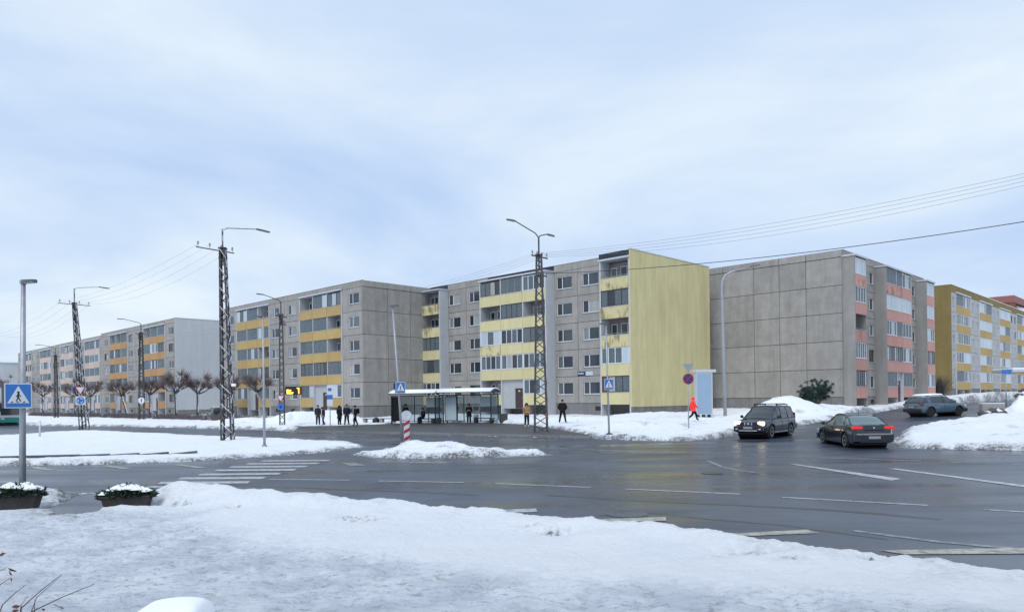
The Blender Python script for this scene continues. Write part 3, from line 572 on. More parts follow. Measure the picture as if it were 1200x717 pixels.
def block(label, O, ang, zbase, L, D, bays, ph=1.08, end_x=None, end_panels=None, end_mat='concrete', end_plain=None, wall='concrete', seed=0, far_plain=True, top=14.2, bitumen=(), vents=(), group=None, fascia='concrete', zc=None):
    """bays: (x0, x1, kind, args). Local X runs along the facade, Y outward, Z up from the ground."""
    rng = random.Random(seed)
    root = thing('apartment_building', label, 'building', (O[0], O[1], zbase), ang, group)
    H5 = 5 * FH; ztop = ph + top
    # core and plinth
    for (x0, x1, kind, ar) in bays:
        back = -.16 if kind == 'W' else -(ar['R']) - .02
        obj('wall', cached(('core', round(x1 - x0, 2), back, D, ph), lambda: MB().box(0, x1 - x0, -D + .15, back, -1.5, ph + H5).mesh('wall', M['joint'])), root, (x0, 0, 0))
        if kind == 'W':
            pl = obj('plinth', cached(('pl', round(x1 - x0, 2), ph), lambda: MB().box(0.005, x1 - x0 - .005, -.16, -.03, -1.5, ph - .02).mesh('plinth', M['plinth'])), root, (x0, 0, 0))
            for wx in ar.get('base', ()):
                bwn = obj('basement_window', cached('bwin', lambda: frame_mesh(.9, .42, (.5,), .04, .03, 'basement_window', M['wood'])), root, (wx, -.035, ph - .72))
                obj('pane', cached('bwp', lambda: MB().box(.02, .88, .002, .012, .02, .4).mesh('pane', M['black'])), bwn)
            edges = ar.get('edges', [x0, x1]); wins = ar['wins']
            for f in range(5):
                z = ph + f * FH
                for i in range(len(edges) - 1):
                    e0, e1 = edges[i], edges[i + 1]; ws = [w_ for w_ in wins if e0 <= w_[0] < e1]; pw = round(e1 - e0 - .045, 3)
                    if ws:
                        wx, ww, wz, wh, spl = ws[0]; hole = (round(wx - e0 - .03, 3), round(wx - e0 - .03 + ww, 3), round(wz - .03, 3), round(wz - .03 + wh, 3))
                    else: hole = None
                    obj('wall_panel', cached(('wp', pw, hole, wall), lambda: ring_mesh(pw, FH - .045, hole, -.15, 0, 'wall_panel', M[wall])), root, (e0 + .03, 0, z + .03))
                    if ws: window(root, wx, 0, z + wz, ww, wh, spl, 'pvc' if rng.random() < .9 else 'wood')
            for i in range(len(edges) - 1):                                 # fascia above
                e0, e1 = edges[i], edges[i + 1]; pw = round(e1 - e0 - .02, 3)
                obj('fascia_panel', cached(('fp', pw, top, fascia), lambda: ring_mesh(pw, top - H5 - .02, None, -.3, .03, 'fascia_panel', M[fascia])), root, (e0 + .01, 0, ph + H5 + .01))
        else:
            loggia(root, x0, ar['units'], ar['floors'], ar['par'], ph, ar['R'], ar['P'], side_concrete=ar.get('sc', False), npan=ar.get('np', 3), seed=seed + int(x0 * 10), stains=ar.get('stains', ()), pil=ar.get('pil', 'white_wall'))
            fm = 'bitumen' if ar.get('bit') else fascia; Pf = ar['P'] if ar.get('bitfront') else .0
            obj('fascia_panel', cached(('fl', round(x1 - x0, 2), top, fm, Pf), lambda: ring_mesh(round(x1 - x0 - .02, 3), top - H5 - .18, None, -.3, Pf + .03, 'fascia_panel', M[fm])), root, (x0 + .01, 0, ph + H5 + .168))
    # end wall on one side
    sx = 0 if end_x == 0 else L
    sgn = -1 if end_x == 0 else 1
    e0 = 0.; 
    if end_plain:
        pm, front = end_plain
        def slab():
            b = MB(); xa, xb = (-.12, .0) if sgn < 0 else (0, .12); b.box(xa, xb, -D, front, ph - .35, ph + top + .02); return b.mesh('end_wall', M[pm])
        obj('end_wall', slab(), root, (sx, 0, 0))
        def pls():
            b = MB(); xa, xb = (-.08, -.0) if sgn < 0 else (0, .08); b.box(xa, xb, -D, front - .04, -1.5, ph - .355); return b.mesh('plinth', M['plinth'])
        obj('plinth', pls(), root, (sx, 0, 0))
        if zc: obj('roof_trim', MB().box(*((-.16, .03) if sgn < 0 else (-.03, .16)), -D, front + .03, ph + top + .022, ph + top + .09).mesh('roof_trim', M['zinc']), root, (sx, 0, 0))
    else:
        y = .0
        for j, w in enumerate(end_panels):
            for f in range(5):
                z = ph + f * FH; pw = round(w - .05, 3)
                obj('wall_panel', cached(('ep', pw, sgn, end_mat), lambda: MB().box(*((-.12, .02) if sgn < 0 else (-.02, .12)), -pw, 0, 0, FH - .05).mesh('wall_panel', M[end_mat])), root, (sx, y - .035, z + .035))
            obj('fascia_panel', cached(('ef', pw, sgn, top), lambda: MB().box(*((-.17, .02) if sgn < 0 else (-.02, .17)), -pw, 0, 0, top - H5 - .04).mesh('fascia_panel', M[fascia])), root, (sx, y - .035, ph + H5 + .035))
            obj('plinth', cached(('epl', pw, sgn, ph), lambda: MB().box(*((-.08, .0) if sgn < 0 else (0, .08)), -pw - .05, 0, -1.5, ph - .02).mesh('plinth', M['plinth'])), root, (sx, y, 0))
            y -= w
    # far end, rear and roof
    ox = L if end_x == 0 else 0
    obj('end_wall', MB().box(*((-.02, .10) if sgn < 0 else (-.10, .02)), -D + .1, -.2, -1.5, ph + top).mesh('end_wall', M['concrete2']), root, (ox, 0, 0))
    obj('rear_wall', MB().box(0, L, -D, -D + .14, -1.5, ph + top - .05).mesh('rear_wall', M['concrete2']), root)
    rf = obj('roof', MB().box(.02, L - .02, -D + .02, -.28, ztop - .35, ztop - .12).mesh('roof', M['snow_cap']), root)
    obj('roof_edge', MB().box(-.05, L + .05, -.32, .07, ztop, ztop + .05).mesh('roof_edge', M['zinc']), rf)
    obj('roof_snow', MB().box(-.02, L + .02, -.31, .05, ztop + .051, ztop + .1).mesh('roof_snow', M['snow_cap']), rf)
    for vx in vents:
        obj('roof_vent', cached('rv', lambda: MB().box(-.45, .45, -.35, .35, 0, .55).box(-.55, .55, -.45, .45, .56, .64).mesh('roof_vent', M['concrete2'])), rf, (vx, -D * .5, ztop - .12))
    return root

angA = math.atan2(A.y, A.x); angBn = math.atan2(-B.y, -B.x)
W2 = lambda x, w=2.05, z=.9, h=1.25, s=(.64,): (x, w, z, h, s)
def pt(O, s, n):                       # point on an A-facade: s along A, n outwards
    return (O[0] + A.x * s - B.x * n, O[1] + A.y * s - B.y * n)
# --- block with the yellow gable
O3 = (11.131 - A.x * 1.1, 69.82 - A.y * 1.1)
F3c = [['w', 'E', 'o'], ['w', 'w', 'w'], ['d', 'w', 'w'], ['o', 'd', 'o'], ['w', 'g', 'd']]
b3 = block('long grey panel block with pale yellow balconies and a blank yellow gable wall', O3, angA, 1.829 - 1.08, 30.7, 13.0, [
    (0, 3.5, 'L', dict(units=[3.5], floors=[['d'], ['w'], ['o'], ['d'], ['o']], par='par_yellow', R=.15, P=1.35, bit=True, bitfront=True, stains=((4, 0), (3, 0), (2, 0)), sc=False)),
    (3.5, 10.35, 'W', dict(edges=[3.5, 7.25, 10.35], wins=[W2(4.6), W2(8.0)], base=(4.3, 9.0))),
    (10.35, 20.25, 'L', dict(units=[3.3, 3.3, 3.3], floors=F3c, par='par_yellow', R=.15, P=1.35, bit=True, stains=((2, 2),))),
    (20.25, 27.1, 'W', dict(edges=[20.25, 23.9, 27.1], wins=[W2(21.4), W2(24.95)], base=(22, 25.5))),
    (27.1, 30.7, 'L', dict(units=[3.6], floors=[['w'], ['d'], ['d'], ['o'], ['o']], par='par_yellow', R=.15, P=1.35, bit=True, stains=((4, 0), (3, 0))))],
    end_x=0, end_plain=('yellow_wall', 1.38), seed=3, vents=(8, 20), zc=True)
# street name plate: dark blue name with a white number field
pl = obj('street_name_plate', MB().box(0, 1.02, 0, .03, 0, .42).mesh('street_name_plate', mat('plate_blue', (.012, .02, .09), .4)), b3, (6.35, .01, 1.08 + 2.7 + .05))
obj('number_field', MB().box(-.92, -.02, 0, .03, .02, .40).mesh('number_field', mat('plate_white', (.52, .56, .62), .4)), pl)
lt = MB()
for i in range(7): lt.box(.92 - i * .105, .92 - i * .105 - .07, .031, .034, .15, .29 + (.05 if i in (0, 4) else 0))
obj('lettering', lt.mesh('lettering', mat('letter_white', (.6, .62, .65), .5)), pl)

# --- stepped-forward block with amber balconies
O2 = (-16.795, 83.216)
rs = random.Random(5)
def styles(n, pool, rng, ent=None):
    fl = [[rng.choice(pool) for _ in range(n)] for _ in range(5)]
    if ent is not None: fl[0][ent] = 'E'
    return fl
Fa = [['w', 'E', 'g'], ['t', 'd', 'd'], ['o', 't', 't'], ['o', 't', 't'], ['d', 't', 'o']]
Fb = [['g', 'E', 'g'], ['d', 't', 'g'], ['o', 'g', 'g'], ['g', 't', 'g'], ['o', 't', 't']]
def type2(label, O, z, pars, fA, fB, end, seed, vents=(), L=35.2):
    return block(label, O, angA, z - 1.08, L, 12.6, [
        (0, 4.0, 'W', dict(edges=[0, 4.0], wins=[W2(.6)], base=(2.2,))),
        (4.0, 13.6, 'L', dict(units=[3.2, 3.2, 3.2], floors=fA, par=pars[0], R=1.25, P=.12)),
        (13.6, 21.4, 'W', dict(edges=[13.6, 17.5, 21.4], wins=[W2(14.5), W2(18.9)], base=(15.2, 19.2))),
        (21.4, 31.0, 'L', dict(units=[3.2, 3.2, 3.2], floors=fB, par=pars[1], R=1.25, P=.12)),
        (31.0, L, 'W', dict(edges=[31.0, L], wins=[W2(32.0)], base=(33,)))], end_x=0, seed=seed, vents=vents, **end)
type2('grey panel block with amber yellow balconies beside the bus stop pole', O2, 1.757, ('par_amber', 'par_amber'), Fa, Fb, dict(end_panels=[3.45, 3.3, 3.3, 2.55]), 12, (6, 17, 28))
# --- far row on the left
O1 = (-53.26, 116.89)
f1 = styles(3, 'dgwto', rs, 1); f1b = styles(3, 'dgo', rs, 1)
type2('far block with orange balconies and a pale blank gable behind pollarded trees', O1, 1.62, ('par_orange', 'par_orange'), f1, f1b, dict(end_plain=('pale_wall', .02), zc=True), 20, (9, 25), L=35.8)
p_ = pt(O1, 36.0, .0)
type2('far block with pale pink balconies joined to the orange one', (p_[0] + B.x * 1.0, p_[1] + B.y * 1.0), 1.6, ('par_palepink', 'par_palepink'), styles(3, 'dgwt', rs, 1), styles(3, 'dgwo', rs, 1), dict(end_panels=[4, 4, 4.6]), 31, (9, 25), L=35.0)
p2_ = pt(O1, 71.2, .0)
type2('farthest pale pink balcony block at the end of the row', (p2_[0] + B.x * 1.2, p2_[1] + B.y * 1.2), 1.6, ('par_palepink', 'par_palepink'), styles(3, 'dgwt', rs, 1), styles(3, 'dgw', rs, 1), dict(end_panels=[4, 4, 4.6]), 41, (9, 25), L=35.0)
# --- block with pink balconies: facade runs along B
L4 = 26.3; O4n = (32.009, 71.111); O4 = (O4n[0] + B.x * L4, O4n[1] + B.y * L4)
def X4(s0, s1): return (round(L4 - s1, 2), round(L4 - s0, 2))
l1 = X4(0, 3.15); w1 = X4(3.15, 8.9); l2 = X4(8.9, 17.5); w2 = X4(17.5, 23.1); l3 = X4(23.1, 26.3)
f4a = [['d'], ['w'], ['o'], ['w'], ['c']]; f4b = [['g', 'E', 'g'], ['w', 'd', 'd'], ['w', 'g', 'w'], ['c', 'c', 'c'], ['w', 'g', 'g']]; f4c = [['w'], ['d'], ['w'], ['c'], ['c']]
b4 = block('grey panel block with salmon pink balconies and a blank jointed gable', O4, angBn, 2.13 - 1.08, L4, 14.2, [
    (*l3, 'L', dict(units=[l3[1] - l3[0]], floors=f4c, par='par_pink', R=.15, P=1.15, sc=True, np=4)),
    (*w2, 'W', dict(edges=[w2[0], (w2[0] + w2[1]) / 2, w2[1]], wins=[W2(w2[0] + .35, 1.5), W2(w2[0] + 3.3, 1.5)], base=(w2[0] + .6,))),
    (*l2, 'L', dict(units=[3.3, 2.0, 3.3], floors=f4b, par='par_pink', R=.15, P=1.15, sc=True, stains=((4, 1), (4, 2)))),
    (*w1, 'W', dict(edges=[w1[0], (w1[0] + w1[1]) / 2, w1[1]], wins=[W2(w1[0] + .35, 1.5), W2(w1[0] + 3.3, 1.5)], base=(w1[0] + .6, w1[0] + 3.4))),
    (*l1, 'L', dict(units=[l1[1] - l1[0]], floors=f4a, par='par_pink', R=.15, P=1.15, sc=True, np=4, stains=((4, 0), (2, 0))))],
    end_x=L4, end_panels=[3.5, 2.75, 2.75, 3.5, 1.7], seed=50, vents=(6, 18))
# --- ochre block farther up the side street
L5 = 62.0; O5n = (61.19, 102.53); O5 = (O5n[0] + B.x * L5, O5n[1] + B.y * L5)
M['concrete5'] = mat('light_concrete', (.36, .355, .35), .9, n=1.0, col2=(.44, .435, .43), rnd=.05, spec=.2)
bays5 = []; s = 0; rg = random.Random(8); bays = []
seq = [('W', 2.2)] + [('L', 8.1), ('W', 5.6)] * 4 + [('W', 5.0)]
s = 0.
for k, w in seq:
    x0, x1 = round(L5 - s - w, 2), round(L5 - s, 2); s += w
    if k == 'W':
        nw = 1 if w < 3 else 2; ed = [round(x0 + (x1 - x0) * i / nw, 2) for i in range(nw + 1)]
        bays.append((x0, x1, 'W', dict(edges=ed, wins=[W2(e_ + .5, 1.1, s=(.5,)) for e_ in ed[:-1]], base=())))
    else: bays.append((x0, x1, 'L', dict(units=[4.05, 4.05], floors=styles(2, 'wwgcg', rg), par='par_ochre', R=1.2, P=.1, np=3)))
bays[-1:] = bays[-1:]
if s < L5: bays.append((0.0, round(L5 - s, 2) , 'W', dict(edges=[0.0, round(L5 - s, 2)], wins=[], base=())))
bays = [b_ for b_ in bays if b_[1] - b_[0] > .05]
block('grey block with ochre balconies, ochre roof band and ochre gable up the side street', O5, angBn, 3.0 - 1.08, L5, 13, bays, end_x=L5, end_plain=('ochre_wall', .03), wall='concrete5', fascia='ochre_wall', seed=60, top=14.5)

# --- far houses closing the views
def simple_block(name, label, loc, rz, w, d, h, wallm, band, nx, nf, wf=.6):
    t = thing(name, label, 'building', (*loc, gz(*loc) - 1), rz)
    obj('wall', MB().box(0, w, -d, 0, 0, h).mesh('wall', wallm), t)
    obj('roof', MB().box(-.15, w + .15, -d - .15, .15, h + .002, h + .35).mesh('roof', band), t)
    fh = (h - 1.5) / nf
    for f in range(nf):
        for i in range(nx):
            o = obj('window', cached(('sbw', label), lambda: frame_mesh(1.8, 1.3, (.5,), .07, .05, 'window', M['pvc'])), t, ((i + .5) * w / nx - .9, .004, 2 + f * fh))
            obj('pane', cached(('sbp', label), lambda: MB().box(.06, 1.74, .0, .02, .06, 1.24).mesh('pane', M['pane'])), o)
    return t
simple_block('apartment_building', 'plain grey gable of a distant block beyond the row', (-141, 196), angA + R(0), 40, 12, 14.5, M['pale_wall'], M['zinc'], 10, 5)
t = thing('apartment_building', 'distant tall block with a red roof band and white balconies above the ochre roof', 'building', (131.8, 190, .4), angBn)
M['brick_red'] = mat('brick_red', (.24, .095, .08), .9, n=2, col2=(.30, .13, .11)); M['white_paint'] = mat('white_band', (.62, .64, .66), .7, n=1, col2=(.68, .69, .7))
obj('wall', MB().box(-30, 14, -14, 0, 0, 24).mesh('wall', M['brick_red']), t)
obj('roof_band', MB().box(-30, 14.6, -14.6, .8, 24.002, 25.6).mesh('roof_band', M['brick_red']), t)
for f in range(4):
    obj('balcony_band', MB().box(-30, 8, .01, 1.2, 13.2 + f * 2.9, 14.4 + f * 2.9).mesh('balcony_band', M['white_paint']), t)
    g = obj('window_band', MB().box(-30, 8, .01, .12, 14.41 + f * 2.9, 16.05 + f * 2.9).mesh('window_band', M['pane']), t)
# ------------------------------------------------------------------ street furniture
M['pylon'] = mat('weathered_pylon_steel', (.05, .047, .05), .75, n=5, col2=(.12, .115, .118), spec=.3)
def snowy(name, c, amount):
    m = mat(name, c, .75, n=3.5, col2=tuple(v * 1.8 for v in c), spec=.3); t = m.node_tree; p = t.nodes['Principled BSDF']; L = t.links.new
    prev = p.inputs['Base Color'].links[0].from_socket; g = t.nodes.new('ShaderNodeNewGeometry'); dt = t.nodes.new('ShaderNodeVectorMath'); dt.operation = 'DOT_PRODUCT'; L(g.outputs['Normal'], dt.inputs[0]); dt.inputs[1].default_value = (.75, -.35, .55)
    nz = t.nodes.new('ShaderNodeTexNoise'); nz.inputs['Scale'].default_value = 2.2; nz.inputs['Detail'].default_value = 5; tcn = t.nodes.new('ShaderNodeTexCoord'); L(tcn.outputs['Object'], nz.inputs['Vector'])
    ad = t.nodes.new('ShaderNodeMath'); ad.operation = 'ADD'; L(dt.outputs['Value'], ad.inputs[0]); L(nz.outputs['Fac'], ad.inputs[1])
    mr = t.nodes.new('ShaderNodeMapRange'); mr.interpolation_type = 'SMOOTHSTEP'; mr.inputs['From Min'].default_value = 1.25 - amount; mr.inputs['From Max'].default_value = 1.4 - amount; L(ad.outputs[0], mr.inputs[0])
    mx = t.nodes.new('ShaderNodeMix'); mx.data_type = 'RGBA'; L(mr.outputs[0], mx.inputs[0]); L(prev, mx.inputs[6]); mx.inputs[7].default_value = (.74, .76, .79, 1); L(mx.outputs[2], p.inputs['Base Color']); return m
M['pylon_snow'] = snowy('snow_plastered_steel', (.045, .042, .045), .12)
M['bark_snow'] = snowy('snow_plastered_bark', (.05, .042, .04), .12)
M['lamp'] = mat('lamp_grey', (.10, .105, .115), .5)
M['insulator'] = mat('porcelain', (.35, .33, .31), .3)

def lamp_head(parent, p, d, l=.62, name='lamp_head'):
    """flat LED head lying along d from p"""
    d = Vector(d).normalized(); an = math.atan2(d.y, d.x)
    me = cached(('lh', l), lambda: MB().prism([(0, -.05), (.10, -.085), (l * .45, -.12), (l * .9, -.09), (l, -.03), (l, .03), (l * .9, .09), (l * .45, .12), (.10, .085), (0, .05)], -.035, .035).mesh('lamp_head', M['lamp']))
    o = obj(name, me, parent, p); o.rotation_euler = (0, -math.asin(max(-1, min(1, d.z))), an)
    obj('lens', cached(('ll', l), lambda: MB().box(l * .3, l * .92, -.075, .075, -.05, -.036).mesh('lens', M['white_wall'])), o); return o
def pylon(label, loc, H, wb, wt, arms, mast=1.3, cross=(), lean=(0, 0), rz=.0, m='pylon', group='lattice pylons along the road', panels=None):
    x, y = loc; z = gz(x, y) - .1
    t = thing('lattice_pylon', label, 'pylon', (x, y, z), rz, group)
    def corner(i, k):                       # corner i at fraction k
        w = (wb + (wt - wb) * k) / 2; sx, sy = ((-1, -1), (1, -1), (1, 1), (-1, 1))[i]
        return Vector((sx * w + lean[0] * k, sy * w + lean[1] * k, H * k + .1))
    for i in range(4):
        sx, sy = ((-1, -1), (1, -1), (1, 1), (-1, 1))[i]; b = MB(); p0, p1 = corner(i, -.03), corner(i, 1); lw = .10
        for (dx, dy) in ((lw * -sx, 0), (0, lw * -sy)):           # angle section
            e = Vector((dx, dy, 0)); n_ = Vector((-dy, dx, 0)).normalized() * .008
            b.v += [tuple(p0 - n_), tuple(p0 + e - n_), tuple(p0 + e + n_), tuple(p0 + n_), tuple(p1 - n_), tuple(p1 + e - n_), tuple(p1 + e + n_), tuple(p1 + n_)]
            k = len(b.v) - 8
            for q in ((0, 3, 2, 1), (4, 5, 6, 7), (0, 1, 5, 4), (1, 2, 6, 5), (2, 3, 7, 6), (3, 0, 4, 7)): b.face([k + j for j in q])
        obj('leg', b.mesh('leg', M[m]), t)
    n = panels or max(10, int(H / .55))
    for i in range(4):
        j = (i + 1) % 4; b = MB()
        for k in range(n):
            a0, a1 = k / n, (k + 1) / n; p, q = (corner(i, a0), corner(j, a1)) if k % 2 == 0 else (corner(j, a0), corner(i, a1))
            b.tube([p, q], .028, 4)
        o = obj('bracing', b.mesh('bracing', M[m]), t); o['kind'] = 'stuff'
    top = Vector((lean[0], lean[1], H + .1))
    obj('cap_plate', MB().box(top.x - wt / 2 - .05, top.x + wt / 2 + .05, top.y - wt / 2 - .05, top.y + wt / 2 + .05, H + .1, H + .14).mesh('cap_plate', M[m]), t)
    for (dx, dy, l0, l1, dz) in cross:                        # crossarms with insulators
        d = Vector((dx, dy, 0)).normalized(); c = top + Vector((0, 0, dz)); ca = obj('crossarm', MB().tube([c + d * l0, c + d * l1], .05, 4).mesh('crossarm', M[m]), t)
        for k in range(4):
            s = l0 + (l1 - l0) * (k + .15) / 3.3; q = c + d * s
            obj('insulator', cached('ins', lambda: MB().lathe([(.02, 0), (.02, .12), (.06, .12), (.05, .2), (.065, .2), (.05, .28), (.02, .3)], 8).mesh('insulator', M['insulator'])), ca, q + Vector((0, 0, .04)))
    if arms:
        mt = top + Vector((0, 0, mast))
        obj('mast', MB().tube([top - Vector((0, 0, 1)), mt], .055, 8).mesh('mast', M[m]), t)
        for (ax, ay, az, l) in arms:
            d = Vector((ax, ay, 0)); e = mt + d + Vector((0, 0, az))
            obj('lamp_arm', MB().tube([mt - Vector((0, 0, .05)), mt + d * .15 + Vector((0, 0, az * .3)), e], .035, 8).mesh('lamp_arm', M[m]), t)
            lamp_head(t, e, d.normalized() + Vector((0, 0, -.03)), l)
    return t
RD = Vector((.66, .76))                                      # across the road
G = 'lattice pylons along the road'
py634 = pylon('lattice pylon with two lamps standing beside the bus stop pavement', (1.88, 48.4), 11.7, .92, .38, [(-RD.x * 2.3, -RD.y * 2.3, .62, .85), (RD.x * .9, RD.y * .9, .32, .8)], 1.2, [(RD.x, RD.y, -.75, .9, -.1), (RD.x, RD.y, -.1, .8, -1.3)], group=G)
obj('warning_plate', MB().box(.28, .46, -.48, -.465, 1.15, 1.45).mesh('warning_plate', mat('plate_rust', (.25, .10, .08), .6)), py634)
py265 = pylon('snow-streaked lattice pylon with one lamp on the traffic island', (-16.85, 43.65), 11.45, .66, .36, [(RD.x * 2.3, RD.y * 2.3, .42, 1.0)], 1.15, [(RD.x, RD.y, -1.7, .75, -.15)], (-.15, 0), .1, 'pylon_snow', G)
obj('junction_box', MB().box(.36, .6, -.46, -.3, 3.4, 3.55).mesh('junction_box', M['snow_cap']), py265)
py97 = pylon('leaning snow-streaked lattice pylon carrying yield and roundabout signs', (-39.97, 68.9), 11.8, .68, .32, [(RD.x * 2.2, RD.y * 2.2, .4, 1.0)], 1.35, [(RD.x, RD.y, -1.4, 1.4, -.12)], (-.75, 0), .1, 'pylon_snow', G)
py330 = pylon('slender lattice pylon carrying the orange-lit bus timetable display', (-21.3, 68.3), 10.4, .5, .32, [(-RD.x * 2.2, -RD.y * 2.2, .35, .9)], 1.2, [(RD.x, RD.y, -.6, .8, -.2), (RD.x, RD.y, -.2, .7, -.9)], (0, 0), .3, 'pylon', G, 17)
pylon('lattice pylon with a round sign between the pollarded trees', (-49.24, 98.0), 11.7, .75, .4, [(-RD.x * 2.3, -RD.y * 2.3, .4, 1.0)], 1.2, [(RD.x, RD.y, -.8, .9, -.15)], (.05, 0), .2, 'pylon', G)
pylon('slim distant lattice pylon in front of the pale pink balconies', (-76.7, 124.1), 10.6, .6, .35, [(-RD.x * 2.2, -RD.y * 2.2, .4, 1.0)], 1.2, [(RD.x, RD.y, -.7, .8, -.2)], (0, 0), .2, 'pylon', G, 16)
pylon('lattice pylon farther along the road beyond the side street mouth', (25.1, 28.5), 11.7, .92, .38, [(-RD.x * 2.3, -RD.y * 2.3, .62, .85)], 1.2, [(RD.x, RD.y, -.75, .9, -.1)], group=G)

# --- overhead wires
M['wire'] = mat('wire', (.22, .225, .24), .6); M['cable'] = mat('black_cable', (.015, .015, .018), .6)
def wire(p, q, sag, r, label, m='wire', group='thin overhead wires'):
    p, q = Vector(p), Vector(q); n = 24; pts = []
    for i in range(n + 1):
        k = i / n; v = p.lerp(q, k); v.z -= sag * 4 * k * (1 - k); pts.append(v)
    o = obj('overhead_wire', (MB().tube(pts, r, 5), M[m], True), None, None, None, label, 'wire', group); return o
def span(pa, pb, za, zb, offs, sag, label, r=.011):
    for o_ in offs: wire((pa[0] + RD.x * o_, pa[1] + RD.y * o_, za), (pb[0] + RD.x * o_, pb[1] + RD.y * o_, zb), sag * (1 + .25 * o_), r, label)
span((1.88, 48.4), (25.1, 28.5), 11.75, 11.75, (-.7, -.25, .25, .8), .75, 'thin wire rising over the side street from the two-lamp pylon', .007)
span((1.88, 48.4), (-21.3, 68.3), 11.75, 10.3, (-.55, -.15, .3, .7), .7, 'thin wire between the two-lamp pylon and the timetable display pylon', .006)
span((-21.3, 68.3), (-49.24, 98.0), 10.3, 11.6, (-.55, .0, .6), .8, 'thin wire between the timetable display pylon and the pollarded trees', .007)
span((-16.95, 43.6), (-40.7, 68.9), 11.5, 11.8, (-1.5, -.9, -.2, .55), .9, 'thin wire between the two snow-streaked pylons', .005)
span((-40.7, 68.9), (-70, 100.5), 11.8, 11.8, (-1.2, -.4, .5, 1.2), 1.0, 'thin wire running on from the leaning pylon', .006)
wire((1.9, 48.5, 10.55), (25.1, 28.5, 9.75), .55, .018, 'thick black cable crossing in front of the yellow gable', 'cable', None)

# --- signs
M['sign_blue'] = mat('sign_blue', (.035, .17, .50), .45); M['sign_white'] = mat('sign_white', (.66, .69, .72), .45); M['sign_red'] = mat('sign_red', (.45, .03, .03), .45); M['sign_grey'] = mat('sign_back', (.27, .30, .31), .55); M['sign_black'] = mat('sign_print', (.02, .02, .022), .6); M['sign_navy'] = mat('sign_navy', (.02, .03, .16), .45)
def plate(pts, y, th, m, name, parent, loc=(0, 0, 0)): return obj(name, (MB().prism(pts, y, y + th, 'y'), M[m]), parent, loc)
def disc(r, n=24, c=(0, 0)): return [(c[0] + r * math.cos(2 * math.pi * i / n), c[1] + r * math.sin(2 * math.pi * i / n)) for i in range(n)]
def crossing_box(parent, z, w, h, depth, rz, off=0):
    """light box with a pedestrian crossing sign; front faces -Y of the pole frame"""
    bx = obj('sign_box', MB().box(-w / 2, w / 2, -depth / 2, depth / 2, 0, h).mesh('sign_box', M['black']), parent, (off, -.12 - depth / 2, z)); bx.rotation_euler = (0, 0, rz); yf = -depth / 2
    def P(pts, k, m, name): return plate(pts, yf - .005 * (k + 1), .004, m, name, bx)
    P([(-w / 2, 0), (w / 2, 0), (w / 2, h), (-w / 2, h)], 0, 'sign_white', 'sign_border')
    i = w * .04; P([(-w / 2 + i, i), (w / 2 - i, i), (w / 2 - i, h - i), (-w / 2 + i, h - i)], 1, 'sign_blue', 'sign_face')
    P([(-w * .40, h * .2), (w * .40, h * .2), (0, h * .9)], 2, 'sign_white', 'triangle')
    def bar(a, b, t): 
        a, b = Vector(a), Vector(b); d = (b - a).normalized(); n = Vector((-d.y, d.x)) * t; return [tuple(a - n), tuple(b - n), tuple(b + n), tuple(a + n)]
    S = w
    for pts, nm in ((disc(.045 * S, 10, (.0, .64 * h)), 'figure_head'), (bar((0, .6 * h), (-.01 * S, .42 * h), .035 * S), 'figure_body'), (bar((-.01 * S, .43 * h), (-.09 * S, .27 * h), .02 * S), 'figure_leg'), (bar((0, .43 * h), (.08 * S, .27 * h), .02 * S), 'figure_leg'), (bar((0, .57 * h), (-.09 * S, .45 * h), .015 * S), 'figure_arm'), (bar((0, .57 * h), (.09 * S, .47 * h), .015 * S), 'figure_arm'),
                    (bar((-.27 * S, .225 * h), (-.2 * S, .265 * h), .02 * S), 'figure_stripe'), (bar((-.06 * S, .225 * h), (.0, .265 * h), .02 * S), 'figure_stripe'), (bar((.17 * S, .225 * h), (.24 * S, .265 * h), .02 * S), 'figure_stripe')):
        P(pts, 3, 'sign_black', nm)
    return bx
def pole(name, label, cat, loc, H, r, m='galv', lean=(0, 0), foot=True, group=None, rz=0, zoff=0):
    z = gz(*loc) + zoff; t = thing(name, label, cat, (loc[0], loc[1], z), rz, group)
    obj('pole', MB().tube([(0, 0, -.3), (lean[0] * .4, lean[1] * .4, H * .4), (lean[0], lean[1], H)], [r * 1.15, r, r * .75], 12).mesh('pole', M[m], True), t)
    if foot: obj('base_plate', MB().lathe([(r * 2.2, -.1), (r * 2.2, .10), (r * 1.25, .12)], 12).mesh('base_plate', M[m]), t)
    return t
t = pole('street_lamp', 'galvanised lamp post with a pedestrian crossing light box beside a planter', 'street lamp', (-13.31, 20.0), 5.7, .075, lean=(.1, 0)); crossing_box(t, 2.27, .64, .66, .22, R(50), .04); lamp_head(t, (.08, -.02, 5.68), (1, -.25, .02), .46)
obj('cap', MB().lathe([(.07, 0), (.09, .02), (.09, .1), (.05, .13)], 10).mesh('cap', M['galv']), t, (.1, 0, 5.62))
t = pole('street_lamp', 'thin galvanised lamp post at the island end of the zebra crossing', 'street lamp', (-12.41, 36.9), 6.5, .06, zoff=.1); lamp_head(t, (-.0, 0, 6.5), (-1, -.1, .05), .4)
t = pole('street_lamp', 'thin leaning lamp post with a crossing light box on the small refuge island', 'street lamp', (-5.45, 36.6), 6.9, .055, lean=(-.42, 0), zoff=.15); crossing_box(t, 2.55, .48, .55, .2, R(20), -.06); lamp_head(t, (-.5, 0, 6.88), (.9, -.3, .0), .4)
obj('side_sign', MB().box(-.42, -.34, -.05, .15, 2.75, 3.05).mesh('side_sign', M['sign_navy']), t)
